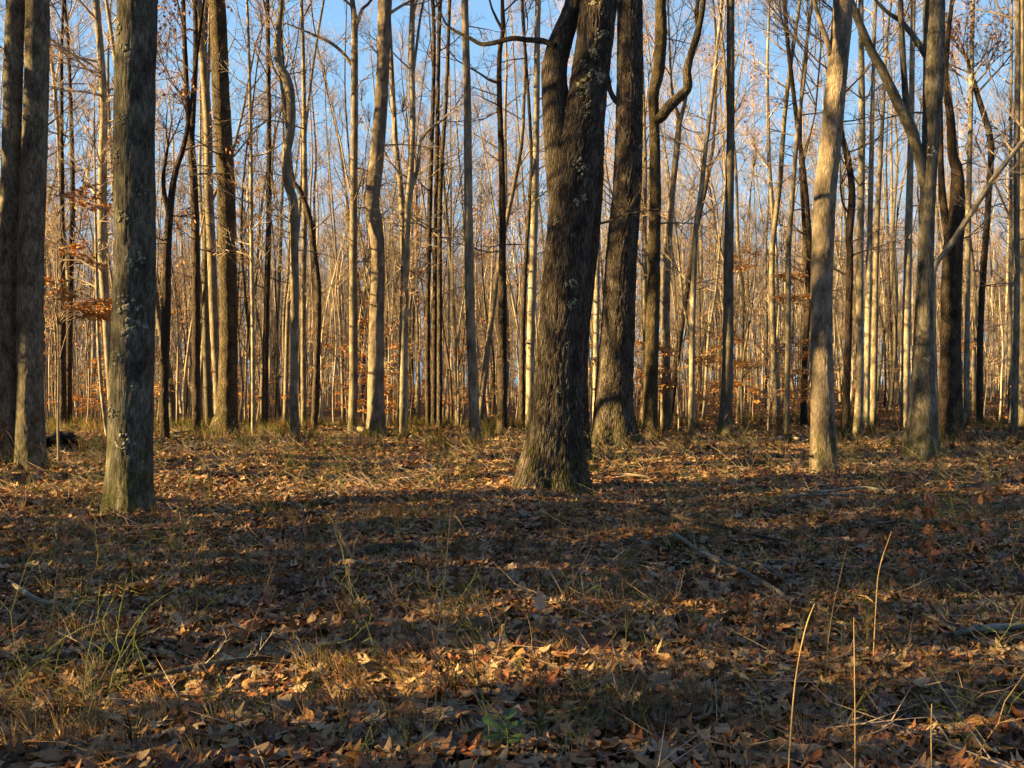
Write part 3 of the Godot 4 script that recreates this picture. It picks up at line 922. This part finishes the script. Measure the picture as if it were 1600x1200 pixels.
func wood_behind() -> void:
	# ---- individuals: the nearest trees behind the traced ones
	var spots := []
	var tries := 0
	while spots.size() < 180 and tries < 6000:
		tries += 1
		var d := sqrt(rng.randf_range(29.5 * 29.5, 68.0 * 68.0))
		var x := rng.randf_range(-0.60, 0.60) * d
		var ok := true
		for s in spots:
			if Vector2(s.x - x, s.z + d).length() < 1.7:
				ok = false
				break
		if ok:
			spots.append(Vector3(x, 0, -d))
	spots.sort_custom(func(a, b): return a.x / -a.z < b.x / -b.z)
	var marks := trees_traced.filter(func(t): return t.short != "")
	marks.sort_custom(func(a, b): return a.px < b.px)
	var count := {}
	for s in spots:
		var thin := rng.randf() < 0.3
		var k := rng.randi_range(0, 7) if not thin else rng.randi_range(8, 13)
		var look: String = ["pale", "mid", "mid", "grey", "dark", "tan", "pale"][rng.randi_range(0, 6)]
		var tone: String = {"pale": "pale", "mid": "tan", "grey": "grey", "dark": "dark", "tan": "brown"}[look]
		var px: float = 800.0 + s.x / -s.z * F
		var a := {"short": "photo's left edge"}
		var b := {"short": "photo's right edge"}
		for m in marks:
			if m.px <= px: a = m
			elif b.short.begins_with("photo's right"):
				b = m
		var size := "slim" if thin or kinds[k][4] < 0.14 else "sturdy"
		var key: String = a.short + size + tone
		count[key] = count.get(key, 0) + 1
		var label := "%s %s %s background tree between %s and %s" % [GAPS[mini(count[key], 16)], size, tone, a.short, b.short]
		var root := thing("tree" if not thin else "sapling", label, "tree", Vector3(s.x, height(s.x, s.z), s.z), "trees in the wood behind the clearing")
		var sc := rng.randf_range(0.8, 1.25)
		root.rotation.y = rng.randf() * TAU
		root.scale = Vector3(sc, sc * rng.randf_range(0.9, 1.1), sc)
		part("trunk", kinds[k][0], bark_tint(look), root)
		part("crown", kinds[k][1], twig_tint(look), root)
		if kinds[k][2]:
			tag(part("foliage", kinds[k][2], M.leaf, root), "", "", "", "stuff")
	# ---- everything farther, and the wood to the left and behind the camera
	var whole := []
	for k in kinds.size():
		var st := Buf.new()
		for i in 2:
			var arr: Array = kinds[k][i].surface_get_arrays(0)
			var off := st.v.size()
			st.v.append_array(arr[Mesh.ARRAY_VERTEX])
			st.n.append_array(arr[Mesh.ARRAY_NORMAL])
			var cc: PackedColorArray = arr[Mesh.ARRAY_COLOR]
			if i == 1:
				cc.fill(Color(0.62, 0.58, 0.55))
			st.c.append_array(cc)
			var ii: PackedInt32Array = arr[Mesh.ARRAY_INDEX]
			for j in ii.size():
				ii[j] += off
			st.ix.append_array(ii)
		whole.append(st.mesh())
	var xf := []
	var cl := []
	for k in kinds.size():
		xf.append([])
		cl.append([])
	for i in 3080:
		var far := i < 2850
		var d := sqrt(rng.randf_range(66.0 * 66.0, 200.0 * 200.0)) if far else sqrt(rng.randf_range(30.0 * 30.0, 70.0 * 70.0))
		var x := rng.randf_range(-0.8, 0.75) * d
		if not far and absf(x) < d * 0.6 and i % 2 == 0: # thin stuff between the individuals
			pass
		var thin := rng.randf() < 0.42 or (not far and absf(x) < d * 0.6)
		var k := rng.randi_range(0, 7) if not thin else rng.randi_range(8, 13)
		xf[k].append(turned(x, -d, rng.randf_range(0.75, 1.2)))
		cl[k].append(tone_any())
	# the side towards the sun: trunks close by, then the wood beyond them
	for band in [[-27.0, -15.0, 22], [-11.7, -9.7, 4], [-9.5, -6.4, 10], [-6.3, -4.6, 5], [-4.4, 1.0, 13]]:
		for i in band[2]:
			var across: float = rng.randf_range(band[0], band[1])
			var x := rng.randf_range(-27.0, -11.0)
			var z := across - 0.2126 * x
			if absf(x) < 0.68 * -z: x = -0.68 * absf(z) - 1.0
			z = across - 0.2126 * x
			var k := rng.randi_range(0, 7)
			xf[k].append(turned(x, z, rng.randf_range(1.2, 1.9), rng.randf_range(0.95, 1.2)))
			cl[k].append(tone_any())
	for i in 34:      # saplings whose twigs break the light up
		var across := rng.randf_range(-12.0, -2.0)
		var x := rng.randf_range(-15.0, -8.5)
		var z := across - 0.2126 * x
		if absf(x) > 0.68 * -z + 0.8:
			var k := rng.randi_range(8, 13)
			xf[k].append(turned(x, z, rng.randf_range(0.7, 1.1)))
			cl[k].append(tone_any())
	var side := 0
	while side < 95:
		var x := rng.randf_range(-110.0, -20.0)
		var z := rng.randf_range(-80.0, 40.0)
		if absf(x) < 0.66 * -z:
			continue
		var across := z + 0.2126 * x     # where its shadow crosses the view
		var want := 0.25
		if across < -20.0: want = 0.12
		elif across > -11.4 and across < 2.0: want = 0.4
		elif across > -15.0: want = 0.0
		if rng.randf() > want:
			continue
		side += 1
		var k := rng.randi_range(0, 7)
		xf[k].append(turned(x, z, rng.randf_range(0.8, 1.25)))
		cl[k].append(tone_any())
	for i in 240:
		var x := rng.randf_range(-8.0, 70.0)
		var z := rng.randf_range(6.0, 60.0) if x < 30.0 else rng.randf_range(-30.0, 60.0)
		var k := rng.randi_range(0, 7)
		xf[k].append(turned(x, z, rng.randf_range(0.8, 1.2)))
		cl[k].append(tone_any())
	for k in kinds.size():
		stuff("distant_wood", whole[k], M.twig, xf[k], cl[k])
		if kinds[k][2]:
			var cols := []
			for i in xf[k].size():
				cols.append(Color(1, 1, 1))
			stuff("distant_foliage", kinds[k][2], M.leaf, xf[k], cols)


func tone_any() -> Color:
	var c: Color = LOOKS[["pale", "mid", "dark", "grey", "pale", "tan"][rng.randi_range(0, 5)]][1]
	var k := rng.randf_range(0.45, 1.0)
	return Color(c.r * k, c.g * k, c.b * k)


func bark_tint(look: String) -> StandardMaterial3D:
	var key := "bark_" + look
	if not M.has(key):
		var m: StandardMaterial3D = M[LOOKS[look][0]].duplicate()
		m.albedo_color = LOOKS[look][1].linear_to_srgb()
		M[key] = m
	return M[key]


func twig_tint(look: String) -> StandardMaterial3D:
	var key := "twig_" + look
	if not M.has(key):
		var m: StandardMaterial3D = M.twig.duplicate()
		m.albedo_color = twig_color(LOOKS[look][1]).linear_to_srgb()
		M[key] = m
	return M[key]


var leaf_shapes := []
var banked := []      # places where leaves have gathered: x, z, lift
func leaf_litter() -> void:
	for t in trees_traced:
		if t.d < 30.0:
			var r0: float = t.path[1][0]
			for i in 150 if t.d < 19.0 else 40:
				var a := rng.randf() * TAU
				var out := r0 * 1.15 + absf(rng.randfn()) * 0.22
				banked.append(Vector3(t.base.x + cos(a) * out, maxf(0.0, 0.16 - out * 0.16) * rng.randf(), t.base.z + sin(a) * out))
	for i in 12:
		leaf_shapes.append(leaf_mesh([0, 1, 2, 3, 4, 5][i % 6], rng.randf_range(-0.5, 0.75), rng.randf_range(-0.4, 0.45), rng.randf_range(-0.5, 0.5)))
	var spots := []
	for band in [[1.2, 7.0, 800.0], [7.0, 13.0, 400.0], [13.0, 30.0, 110.0], [30.0, 62.0, 22.0]]:
		var area: float = 0.68 * (band[1] * band[1] - band[0] * band[0]) + 4.8 * (band[1] - band[0])
		for i in int(area * band[2]):
			var d := sqrt(rng.randf_range(band[0] * band[0], band[1] * band[1]))
			spots.append(Vector3(rng.randf_range(-1, 1) * (0.68 * d + 2.4), 0, -d))
	# the 300 that show largest are pieces of their own
	var near := 0
	var xf := []
	var cl := []
	for k in 12:
		xf.append([])
		cl.append([])
	for s in spots:
		var k := rng.randi_range(0, 11)
		var size := (0.028 + 0.105 * pow(rng.randf(), 0.9)) * (1.0 if s.z > -13.0 else 1.25)
		if near < 300 and s.z > -4.6 and s.z < -3.0 and size > 0.085 and absf(s.x) < 0.57 * -s.z:
			near += 1
			var o := part("leaf", leaf_shapes[k], leaf_single(), ground_node)
			o.transform = leaf_place(s.x, s.z, size * 1.1, 0.025)
		else:
			xf[k].append(leaf_place(s.x, s.z, size, rng.randf() * 0.03))
			cl[k].append(leaf_tone())
	for q in banked:
		var k := rng.randi_range(0, 11)
		xf[k].append(leaf_place(q.x, q.z, rng.randf_range(0.04, 0.11), q.y))
		cl[k].append(leaf_tone())
	for k in 12:
		stuff("leaf_litter", leaf_shapes[k], M.leaf, xf[k], cl[k], ground_node)


var single_leaves := []
func leaf_single() -> StandardMaterial3D:
	if single_leaves.size() < 10:
		for c in LEAF_TONES:
			var m: StandardMaterial3D = M.leaf.duplicate()
			m.albedo_color = Color(c[0], c[1], c[2]).linear_to_srgb()
			single_leaves.append(m)
	return single_leaves[rng.randi_range(0, 9)]


func undergrowth() -> void:
	# dry and green grass, fine fallen twigs: nobody could count them
	var dry := tuft_mesh(26, 0.24, 0.26, 0.0016)
	var green := tuft_mesh(22, 0.26, 0.14, 0.0022)
	var bushy := tuft_mesh(30, 0.50, 0.22, 0.0045)
	var a := []
	var ac := []
	for i in 2400:
		var d := sqrt(rng.randf_range(6.0, 120.0))
		var x := rng.randf_range(-1, 1) * (0.66 * d + 1.5)
		if nz.get_noise_2d(x * 60.0, d * 60.0) < 0.02: continue
		a.append(turned(x, -d, rng.randf_range(0.5, 1.2)))
		ac.append(lin(0.30, 0.21, 0.09, 0.3))
	for c in [[600, 1030, 60, 50], [1290, 1060, 90, 40], [1420, 1080, 80, 40], [560, 1090, 60, 40], [250, 1130, 90, 50], [100, 1160, 80, 40], [960, 1090, 60, 40], [1080, 1130, 60, 40]]:
		for i in 26:
			var p := on_ground(c[0] + rng.randfn() * c[2], minf(1198, c[1] + rng.randfn() * c[3]))
			a.append(turned(p.x, p.z, rng.randf_range(0.5, 1.0)))
			ac.append(lin(0.36, 0.25, 0.11, 0.3))
	tag(stuff("dry_grass", dry, M.grass, a, ac), "", "", "", "stuff")
	a = []
	ac = []
	for i in 6000:
		var d := sqrt(rng.randf_range(9.0, 900.0))
		var x := rng.randf_range(-1, 1) * (0.66 * d + 1.5)
		if nz.get_noise_2d(x * 26.0 + 300.0, d * 26.0) < 0.12: continue
		a.append(turned(x, -d, rng.randf_range(0.5, 1.2)))
		ac.append(lin(0.10, 0.12, 0.032, 0.35))
	tag(stuff("green_grass", green, M.grass, a, ac), "", "", "", "stuff")
	a = []
	ac = []
	for i in 4600:
		var d := rng.randf_range(19.0, 42.0)
		var x := rng.randf_range(-1, 1) * (0.66 * d + 1.5)
		if nz.get_noise_2d(x * 20.0 + 900.0, d * 20.0) < -0.1 + (0.3 if d < 24.0 else 0.0): continue
		a.append(turned(x, -d, rng.randf_range(0.6, 1.35)))
		ac.append(lin(0.13, 0.13, 0.04, 0.35) if rng.randf() < 0.6 else lin(0.22, 0.15, 0.06, 0.3))
	tag(stuff("fringe_grass", bushy, M.grass, a, ac), "", "", "", "stuff")
	for v in 5:
		var bm := briar_mesh(rng.randf_range(0.35, 0.8), Color.WHITE, 4 + v)
		a = []
		ac = []
		for i in 700:
			var d := 3.2 + 19.0 * pow(rng.randf(), 0.9)
			var x := rng.randf_range(-1, 1) * (0.66 * d + 1.5)
			if nz.get_noise_2d(x * 22.0 - 500.0, d * 22.0) < -0.05: continue
			a.append(turned(x, -d, rng.randf_range(0.5, 1.2)))
			ac.append(lin(0.11, 0.13, 0.04, 0.35) if rng.randf() < 0.7 else lin(0.20, 0.14, 0.09, 0.3))
		stuff("green_undergrowth", bm, M.twig, a, ac)
	var tw := Buf.new()
	grow(tw, null, Vector3.ZERO, Vector3(1, 0, 0.1).normalized(), 0.7, 0.004, 2, 3, Color.WHITE, 0.0)
	a = []
	ac = []
	for i in 3000:
		var d := sqrt(rng.randf_range(7.0, 700.0))
		var x := rng.randf_range(-1, 1) * (0.66 * d + 1.5)
		var s := rng.randf_range(0.4, 1.3)
		a.append(Transform3D((Basis(UP, rng.randf() * TAU) * Basis(Vector3.FORWARD, rng.randf_range(-0.25, 0.15))).scaled(Vector3(s, s, s)), Vector3(x, height(x, -d) + 0.04, -d)))
		ac.append(lin(0.22, 0.18, 0.14, 0.5))
	tag(stuff("fallen_twigs", tw.mesh(), M.twig, a, ac), "", "", "", "stuff")
	# brown-leaved understorey between the far trunks
	for v in 3:
		var sp := beech(rng.randf_range(2.6, 4.5), 0.75)
		a = []
		ac = []
		for i in 50:
			var d := rng.randf_range(31.0, 85.0)
			var x := rng.randf_range(-0.7, 0.7) * d
			a.append(turned(x, -d, rng.randf_range(0.6, 1.3)))
			ac.append(lin(0.9, 0.85, 0.8, 0.25))
		stuff("understorey_stems", sp[0], M.twig, a, ac)
		stuff("understorey_leaves", sp[1], M.leaf, a, ac)


# young beech that keeps its orange leaves on level sprays: [stem mesh, leaf mesh]
func beech(h: float, share: float) -> Array:
	var b := Buf.new()
	var lf := Buf.new()
	var col := lin(0.28, 0.22, 0.16)
	var P := PackedVector3Array([Vector3(0, -0.05, 0)])
	var R := PackedFloat32Array([h * 0.006])
	for i in 6:
		P.append(P[-1] + (UP + rv() * 0.12).normalized() * h / 6.0)
		R.append(h * 0.006 * (1.0 - (i + 1) / 7.0))
	b.tube(P, R, 5, col)
	for j in int(h * 4.0):
		var t := rng.randf_range(0.2, 1.0)
		var i := mini(int(t * 6), 5)
		var p := P[i].lerp(P[i + 1], t * 6 - i)
		var a := rng.randf() * TAU
		spray(b, lf, p, Vector3(cos(a), rng.randf_range(-0.05, 0.35), sin(a)).normalized(), h * rng.randf_range(0.15, 0.34), share, col)
	return [b.mesh(), lf.mesh()]


func spray(b: Buf, lf: Buf, p: Vector3, dir: Vector3, l: float, share: float, col: Color) -> void:
	var P := PackedVector3Array([p])
	var R := PackedFloat32Array([0.006])
	var d := dir
	for i in 5:
		d = (d + rv() * 0.22).normalized()
		P.append(P[-1] + d * l / 5.0)
		R.append(0.006 - i * 0.001)
	b.tube(P, R, 3, col)
	for i in int(l * 75.0):
		if rng.randf() > share: continue
		var t := rng.randf_range(0.15, 1.0) * 5.0
		var k := mini(int(t), 4)
		var q := P[k].lerp(P[k + 1], t - k)
		var side := Vector3(-d.z, 0, d.x).normalized() * (1.0 if rng.randf() < 0.5 else -1.0)
		var ld := (d * 0.6 + side * rng.randf_range(0.4, 1.2) + UP * rng.randf_range(-0.5, 0.3)).normalized()
		var q2 := q + ld * rng.randf() * l * 0.16
		lf.blade(q2, ld, ld.cross(UP + rv() * 0.5).normalized(), rng.randf_range(0.08, 0.13), rng.randf_range(0.045, 0.07), lin(0.54, 0.29, 0.075, 0.35), 0.15)


func fallen_wood() -> void:
	stick("pale bent stick curving down from the left edge, low in the foreground", [14, 928, 6, 34, 944, 8, 62, 962, 9, 92, 968, 9, 108, 978, 8, 128, 996, 6], lin(0.50, 0.44, 0.34), 0.05, 2)
	stick("long pale branch lying diagonally right of centre, with a curved side twig", [1048, 848, 5, 1075, 870, 7, 1102, 888, 8, 1150, 914, 9, 1185, 932, 9, 1215, 950, 8, 1231, 968, 6], lin(0.42, 0.38, 0.31), 0.07, 3)
	stick("thin pale twig arching beside the long pale branch", [1145, 906, 3, 1162, 901, 3, 1182, 903, 3, 1210, 918, 3, 1232, 938, 3], lin(0.5, 0.42, 0.3), 0.08, 1, "fallen_twig")
	stick("dark thin branch lying above the long pale branch", [1003, 803, 4, 1030, 817, 6, 1062, 827, 7, 1108, 839, 7, 1150, 850, 6, 1195, 861, 5, 1232, 868, 3], lin(0.14, 0.11, 0.085), 0.08, 4)
	stick("short grey branch end among leaves left of centre", [520, 888, 7, 548, 893, 9, 575, 896, 10, 596, 897, 7], lin(0.26, 0.23, 0.20), 0.02, 0)
	stick("dark rotten branch behind the short grey one, left of centre", [556, 884, 10, 585, 874, 14, 620, 869, 14, 655, 871, 8], lin(0.07, 0.055, 0.045), 0.02, 0)
	stick("dark grey branch lying across the lower left foreground", [215, 1088, 7, 265, 1074, 10, 318, 1064, 11, 370, 1055, 9, 425, 1046, 6], lin(0.20, 0.18, 0.15), 0.03, 3)
	stick("blue-grey lichened branch reaching in from the right edge", [1488, 1012, 9, 1530, 1006, 13, 1575, 1002, 12, 1640, 998, 11], lin(0.28, 0.31, 0.29), 0.03, 2)
	stick("short pale stick meeting the blue-grey lichened branch", [1440, 978, 5, 1465, 992, 7, 1494, 1006, 5], lin(0.42, 0.36, 0.27), 0.04, 1)
	stick("long thin pale stick, upper of two near the tan trunk", [1255, 780, 4, 1300, 779, 5, 1345, 774, 5, 1372, 777, 5, 1400, 786, 3], lin(0.46, 0.40, 0.30), 0.05, 2)
	stick("long thin pale stick, lower of two near the tan trunk", [1205, 788, 4, 1260, 783, 5, 1330, 782, 4, 1395, 785, 3], lin(0.42, 0.37, 0.29), 0.03, 2)
	stick("bright bare stick left of the sunlit tan trunk's foot", [1196, 695, 4, 1222, 692, 6, 1240, 692, 6, 1258, 696, 4], lin(0.56, 0.48, 0.36), 0.05, 1)
	stick("grey branch lying at the foot of the mossy-barked tree", [272, 684, 3, 300, 681, 4, 325, 677, 5, 348, 673, 4], lin(0.32, 0.27, 0.2), 0.08, 3)
	stick("pale broken stub lying by the kinked shaggy tree", [553, 676, 6, 560, 679, 10, 570, 684, 9], lin(0.6, 0.5, 0.36), 0.08, 0, "broken_stub")
	stick("short pale stick in the sunlit strip right of the great oak", [955, 752, 3, 980, 751, 5, 1012, 753, 3], lin(0.52, 0.44, 0.32), 0.04, 0)
	stick("thin grey twig leaning in leaves below the lichen-spotted trunk", [355, 795, 2, 400, 772, 3, 432, 764, 2], lin(0.34, 0.28, 0.2), 0.06, 2, "fallen_twig")
	stick("dark rotten log end lying right of the smooth grey trunk", [72, 706, 20, 92, 702, 26, 112, 702, 22, 128, 704, 12], lin(0.05, 0.04, 0.035), 0.06, 0, "fallen_log")
	stick("thin dark branch at the left edge above the pale bent stick", [-20, 940, 5, 30, 928, 5, 90, 915, 4, 150, 902, 3], lin(0.18, 0.15, 0.12), 0.05, 3)
	stick("grey stick low in the left corner", [-10, 1085, 8, 15, 1078, 8, 40, 1072, 6], lin(0.36, 0.33, 0.28), 0.03, 0)


func small_plants() -> void:
	var straw := lin(0.33, 0.24, 0.125)
	stalk("dry_stalk", "tallest dry straw stalk, standing left of centre in the foreground", "dry stalk", [652, 1230, 4, 668, 1090, 5, 683, 1000, 4, 695, 900, 4, 704, 800, 2], straw, 5)
	stalk("dry_stalk", "dry straw stalk crossing close behind the tallest one", "dry stalk", [672, 1225, 4, 680, 1100, 4, 687, 1030, 4, 698, 975, 3, 710, 945, 2], straw, 5)
	stalk("dry_stalk", "thick dry stalk with a snapped top, right of centre", "dry stalk", [1230, 1225, 6, 1240, 1090, 6, 1252, 1010, 5, 1264, 965, 5, 1273, 943, 3], straw, 0)
	stalk("dry_stalk", "straight thin stalk right of the snapped one", "dry stalk", [1336, 1230, 3, 1336, 1120, 4, 1335, 1040, 3, 1334, 965, 2], lin(0.4, 0.28, 0.14), 2)
	stalk("dry_stalk", "short blunt stalk low on the right", "dry stalk", [1456, 1225, 4, 1455, 1150, 5, 1456, 1100, 4], straw, 0)
	stalk("dry_stalk", "slim leaning stalk beside the brown-leaved sapling on the right", "dry stalk", [1364, 1040, 4, 1368, 960, 4, 1374, 890, 4, 1393, 830, 2], straw, 3)
	stalk("dry_stalk", "reddish leaning stem in the left foreground", "dry stalk", [376, 1015, 4, 396, 972, 4, 412, 930, 3, 428, 880, 3, 442, 815, 2], lin(0.36, 0.19, 0.10), 2)
	stalk("dry_stalk", "slim straw stem leaning right, just left of the tan snapped stalk", "dry stalk", [1290, 1030, 3, 1300, 960, 4, 1312, 905, 3, 1322, 860, 2], straw, 3)
	stalk("dry_stalk", "bare thin stem before the great oak's foot", "dry stalk", [848, 808, 2, 842, 780, 2, 836, 755, 2], lin(0.3, 0.25, 0.16), 0)
	# thorny green stems
	var green := [lin(0.10, 0.12, 0.035), lin(0.13, 0.13, 0.05), lin(0.08, 0.085, 0.033)]
	var spots := [[840, 1150, 1.0], [215, 1010, 0.85], [165, 1060, 0.9], [50, 1120, 1.0], [110, 1000, 0.8], [235, 1090, 0.8], [395, 1130, 0.55], [820, 1060, 0.6], [872, 1010, 0.7], [1000, 930, 0.6], [1085, 905, 0.5], [1155, 905, 0.55], [1325, 1060, 0.75], [1340, 1110, 0.8], [1545, 900, 0.7], [1570, 860, 0.8], [1590, 930, 0.75], [1500, 860, 0.65], [1470, 930, 0.6], [690, 830, 0.55], [660, 870, 0.5], [590, 800, 0.5], [560, 830, 0.5], [330, 800, 0.6], [285, 870, 0.6], [90, 880, 0.7], [20, 860, 0.8], [1040, 800, 0.6], [930, 800, 0.6], [905, 790, 0.55], [880, 790, 0.7], [1110, 790, 0.5], [1170, 810, 0.5], [1260, 830, 0.5], [1400, 800, 0.6], [750, 930, 0.45], [480, 900, 0.45], [300, 1170, 0.6], [560, 1180, 0.6], [700, 1120, 0.5], [1130, 1100, 0.5], [980, 1040, 0.55], [450, 780, 0.5], [515, 770, 0.5], [620, 745, 0.5], [700, 740, 0.5], [1000, 735, 0.6], [1060, 728, 0.5], [1130, 735, 0.6], [1200, 740, 0.6], [1340, 735, 0.6], [1380, 745, 0.6], [1530, 760, 0.7], [1570, 770, 0.7]]
	spots.sort_custom(func(x, y): return x[0] < y[0])
	var i := 0
	var marks := trees_traced.filter(func(t): return t.short in ["smooth grey trunk", "lichen-spotted trunk", "mossy-barked tree", "S-bent tree", "kinked shaggy tree", "forward-footed tree", "great oak", "second oak", "smooth-sided tree", "sunlit tan trunk", "broad-footed tree"])
	marks.sort_custom(func(p, q): return p.px < q.px)
	var used := {}
	for s in spots:
		var base := on_ground(s[0], s[1])
		var near: Dictionary = marks[0]
		for m in marks:
			if absf(m.px - s[0]) < absf(near.px - s[0]): near = m
		var where: String = "right of" if s[0] > near.px else "left of"
		var zone: String = "in the near foreground" if s[1] > 1000 else "in the middle foreground" if s[1] > 830 else "farther off"
		var tall: String = "tall" if s[2] > 0.7 else "short"
		var key: String = tall + zone + where + near.short
		used[key] = used.get(key, 0) + 1
		var label := "%s %s thorny green stem %s, %s the %s" % [GAPS[used[key]], tall, zone, where, near.short]
		var root := thing("greenbrier", label, "briar", base, "thorny green stems over the leaf litter")
		part("stem", briar_mesh(s[2] * rng.randf_range(0.9, 1.15), green[i % 3], 4 + i % 4), M.twig, root)
		i += 1
	# oak sapling that keeps its brown leaves, right foreground
	leafy_sapling("brown-leaved oak sapling drooping in the right foreground", 1455, 925, 1.0, 120, 0.55)
	leafy_sapling("small sapling with hanging brown leaves before the broad-footed tree", 1400, 800, 0.55, 14, 0.35)
	leafy_sapling("bare stem with dark shrivelled leaves left of the sunlit tan trunk", 1175, 740, 1.15, 12, 0.3)
	leafy_sapling("dark-leaved sapling across the two leftmost trunks", 35, 800, 1.7, 16, 0.7)
	leafy_sapling("low sprout with curled dry leaves in the left foreground", 368, 1010, 0.22, 8, 0.08)
	leafy_sapling("low sprout with orange-brown leaves left of the tallest dry stalk", 534, 1000, 0.26, 9, 0.08)
	leafy_sapling("sprout with pointed hanging leaves in the right foreground", 1370, 1010, 0.30, 8, 0.12)
	# pale leaf caught upright on a stem, and a green-leaved plant
	var q := stalk("upright_leaf_stem", "pale oak leaf held up on a stem, centre foreground", "leaf", [845, 1010, 2, 846, 970, 2, 844, 945, 2], lin(0.3, 0.22, 0.12), 0)
	var o := part("leaf", leaf_shapes[0], leaf_tinted(lin(0.50, 0.40, 0.33)), q)
	o.transform = Transform3D(Basis(Vector3.RIGHT, -1.3).scaled(Vector3.ONE * 0.13), pix(843, 938, -q.position.z) - q.position)
	var g := thing("green_plant", "low dark green leafy plant at the bottom edge, centre", "plant", on_ground(790, 1190))
	var sb := Buf.new()
	sb.tube(PackedVector3Array([Vector3(0, -0.02, 0), Vector3(0.01, 0.08, 0), Vector3(0.0, 0.17, 0.01)]), PackedFloat32Array([0.003, 0.003, 0.002]), 5, lin(0.08, 0.10, 0.04))
	part("stem", sb.mesh(), M.twig, g)
	for k in 11:
		var a := k * 2.4
		var lp := part("leaf", leaf_shapes[4 + (k % 2) * 6 if k % 3 else 5], leaf_tinted(Color(0.035, 0.075, 0.025)), g)
		lp.transform = Transform3D((Basis(UP, a) * Basis(Vector3.RIGHT, -0.25)).scaled(Vector3.ONE * rng.randf_range(0.07, 0.11)), Vector3(sin(a) * 0.05, 0.06 + k * 0.011, cos(a) * 0.05))
	# beeches with orange sprays
	beech_at("young beech with orange sprays beside the smooth grey trunk", 92, 728, 5.2, [[112, 316, 48], [95, 388, 26], [90, 440, 28], [118, 480, 56], [100, 470, 40], [150, 490, 30]])
	beech_at("young beech with orange sprays, between smooth-sided tree and tan trunk", 1200, 676, 4.6, [[1180, 410, 40], [1200, 465, 50], [1160, 530, 50], [1215, 540, 50], [1180, 570, 60], [1225, 580, 40], [1200, 615, 60], [1160, 600, 40], [1235, 430, 30]])
	beech_at("young beech with golden leaves behind the second oak", 924, 676, 3.2, [[922, 540, 16], [926, 565, 20], [920, 590, 18], [928, 610, 18]])
	beech_at("young beech with orange sprays behind the crooked-limbed tree", 1060, 676, 3.2, [[1045, 580, 40], [1075, 560, 36], [1050, 600, 50], [1035, 550, 24], [1080, 620, 40], [1010, 540, 16]])


func leaf_tinted(c: Color) -> StandardMaterial3D:
	var m: StandardMaterial3D = M.leaf.duplicate()
	m.albedo_color = c.linear_to_srgb()
	return m


func leafy_sapling(label: String, px: float, py: float, h: float, leaves: int, spread: float) -> void:
	var base := on_ground(px, py)
	var root := thing("sapling", label, "sapling", base)
	var b := Buf.new()
	var ends := []
	for j in 3 if h > 0.4 else 2:
		var P := PackedVector3Array([Vector3(0, -0.03, 0)])
		var R := PackedFloat32Array([0.006 if h > 0.4 else 0.003])
		var d := (UP + rv() * 0.4).normalized()
		for i in 7:
			d = (d + rv() * 0.28 + (UP * 0.1 if i < 3 else Vector3.ZERO)).normalized()
			P.append(P[-1] + d * h / 7.0 * (1.0 - 0.15 * j))
			R.append(R[0] * (1.0 - i / 8.5))
			if i >= 2: ends.append(P[-1])
		b.tube(P, R, 5, lin(0.20, 0.15, 0.11))
	for k in ends.size():
		var d2 := (rv() + UP * 0.1).normalized()
		b.spike(ends[k], d2, spread * 0.35, 0.002, lin(0.2, 0.15, 0.11))
		ends.append(ends[k] + d2 * spread * 0.33)
	part("stem", b.mesh(), M.twig, root)
	var dark := label.contains("dark")
	var ms := []
	for k in 5:
		ms.append(leaf_tinted(lin(0.13, 0.06, 0.035, 0.3) if dark else lin(0.34, 0.15, 0.06, 0.35)))
	for k in leaves:
		var o := part("leaf", leaf_shapes[rng.randi_range(0, 11)], ms[k % 5], root)
		var e: Vector3 = ends[rng.randi_range(0, ends.size() - 1)]
		var hang := Basis(UP, rng.randf() * TAU) * Basis(Vector3.RIGHT, rng.randf_range(0.5, 1.5)) * Basis(Vector3.FORWARD, rng.randf_range(-0.8, 0.8))
		var size := rng.randf_range(0.06, 0.115) if h > 0.4 else rng.randf_range(0.05, 0.08)
		o.transform = Transform3D(hang.scaled(Vector3.ONE * size), e + hang * Vector3(0, 0, 0.6) * size)


func beech_at(label: String, px: float, py: float, h: float, sprays: Array) -> void:
	var base := on_ground(px, py)
	var root := thing("beech_sapling", label, "sapling", base)
	var b := Buf.new()
	var lf := Buf.new()
	var col := lin(0.30, 0.24, 0.18)
	var P := PackedVector3Array([Vector3(0, -0.05, 0)])
	var R := PackedFloat32Array([0.025])
	for i in 8:
		P.append(P[-1] + (UP + rv() * 0.06).normalized() * h / 8.0)
		R.append(0.025 * (1.0 - (i + 1) / 9.0))
	b.tube(P, R, 6, col)
	for s in sprays:
		var c := pix(s[0], s[1], -base.z) - base
		var half: float = s[2] / F * -base.z
		for j in 5:
			var st := Vector3(c.x - half * signf(c.x) * (1.0 if absf(c.x) > half else 0.3), c.y + rng.randf_range(-0.08, 0.08), c.z + rng.randf_range(-0.5, 0.5))
			# its twig starts on the stem
			var k := 0
			while k < 7 and P[k + 1].y < st.y - 0.15: k += 1
			b.tube(PackedVector3Array([P[k], P[k].lerp(st, 0.6) + UP * 0.05, st]), PackedFloat32Array([0.009, 0.006, 0.004]), 3, col)
			spray(b, lf, st, Vector3(signf(c.x + 0.01), rng.randf_range(-0.05, 0.1), rng.randf_range(-0.5, 0.5)).normalized(), half * rng.randf_range(1.1, 2.0), 0.9, col)
	part("stem", b.mesh(), M.twig, root)
	tag(part("foliage", lf.mesh(), M.leaf, root), "", "", "", "stuff")
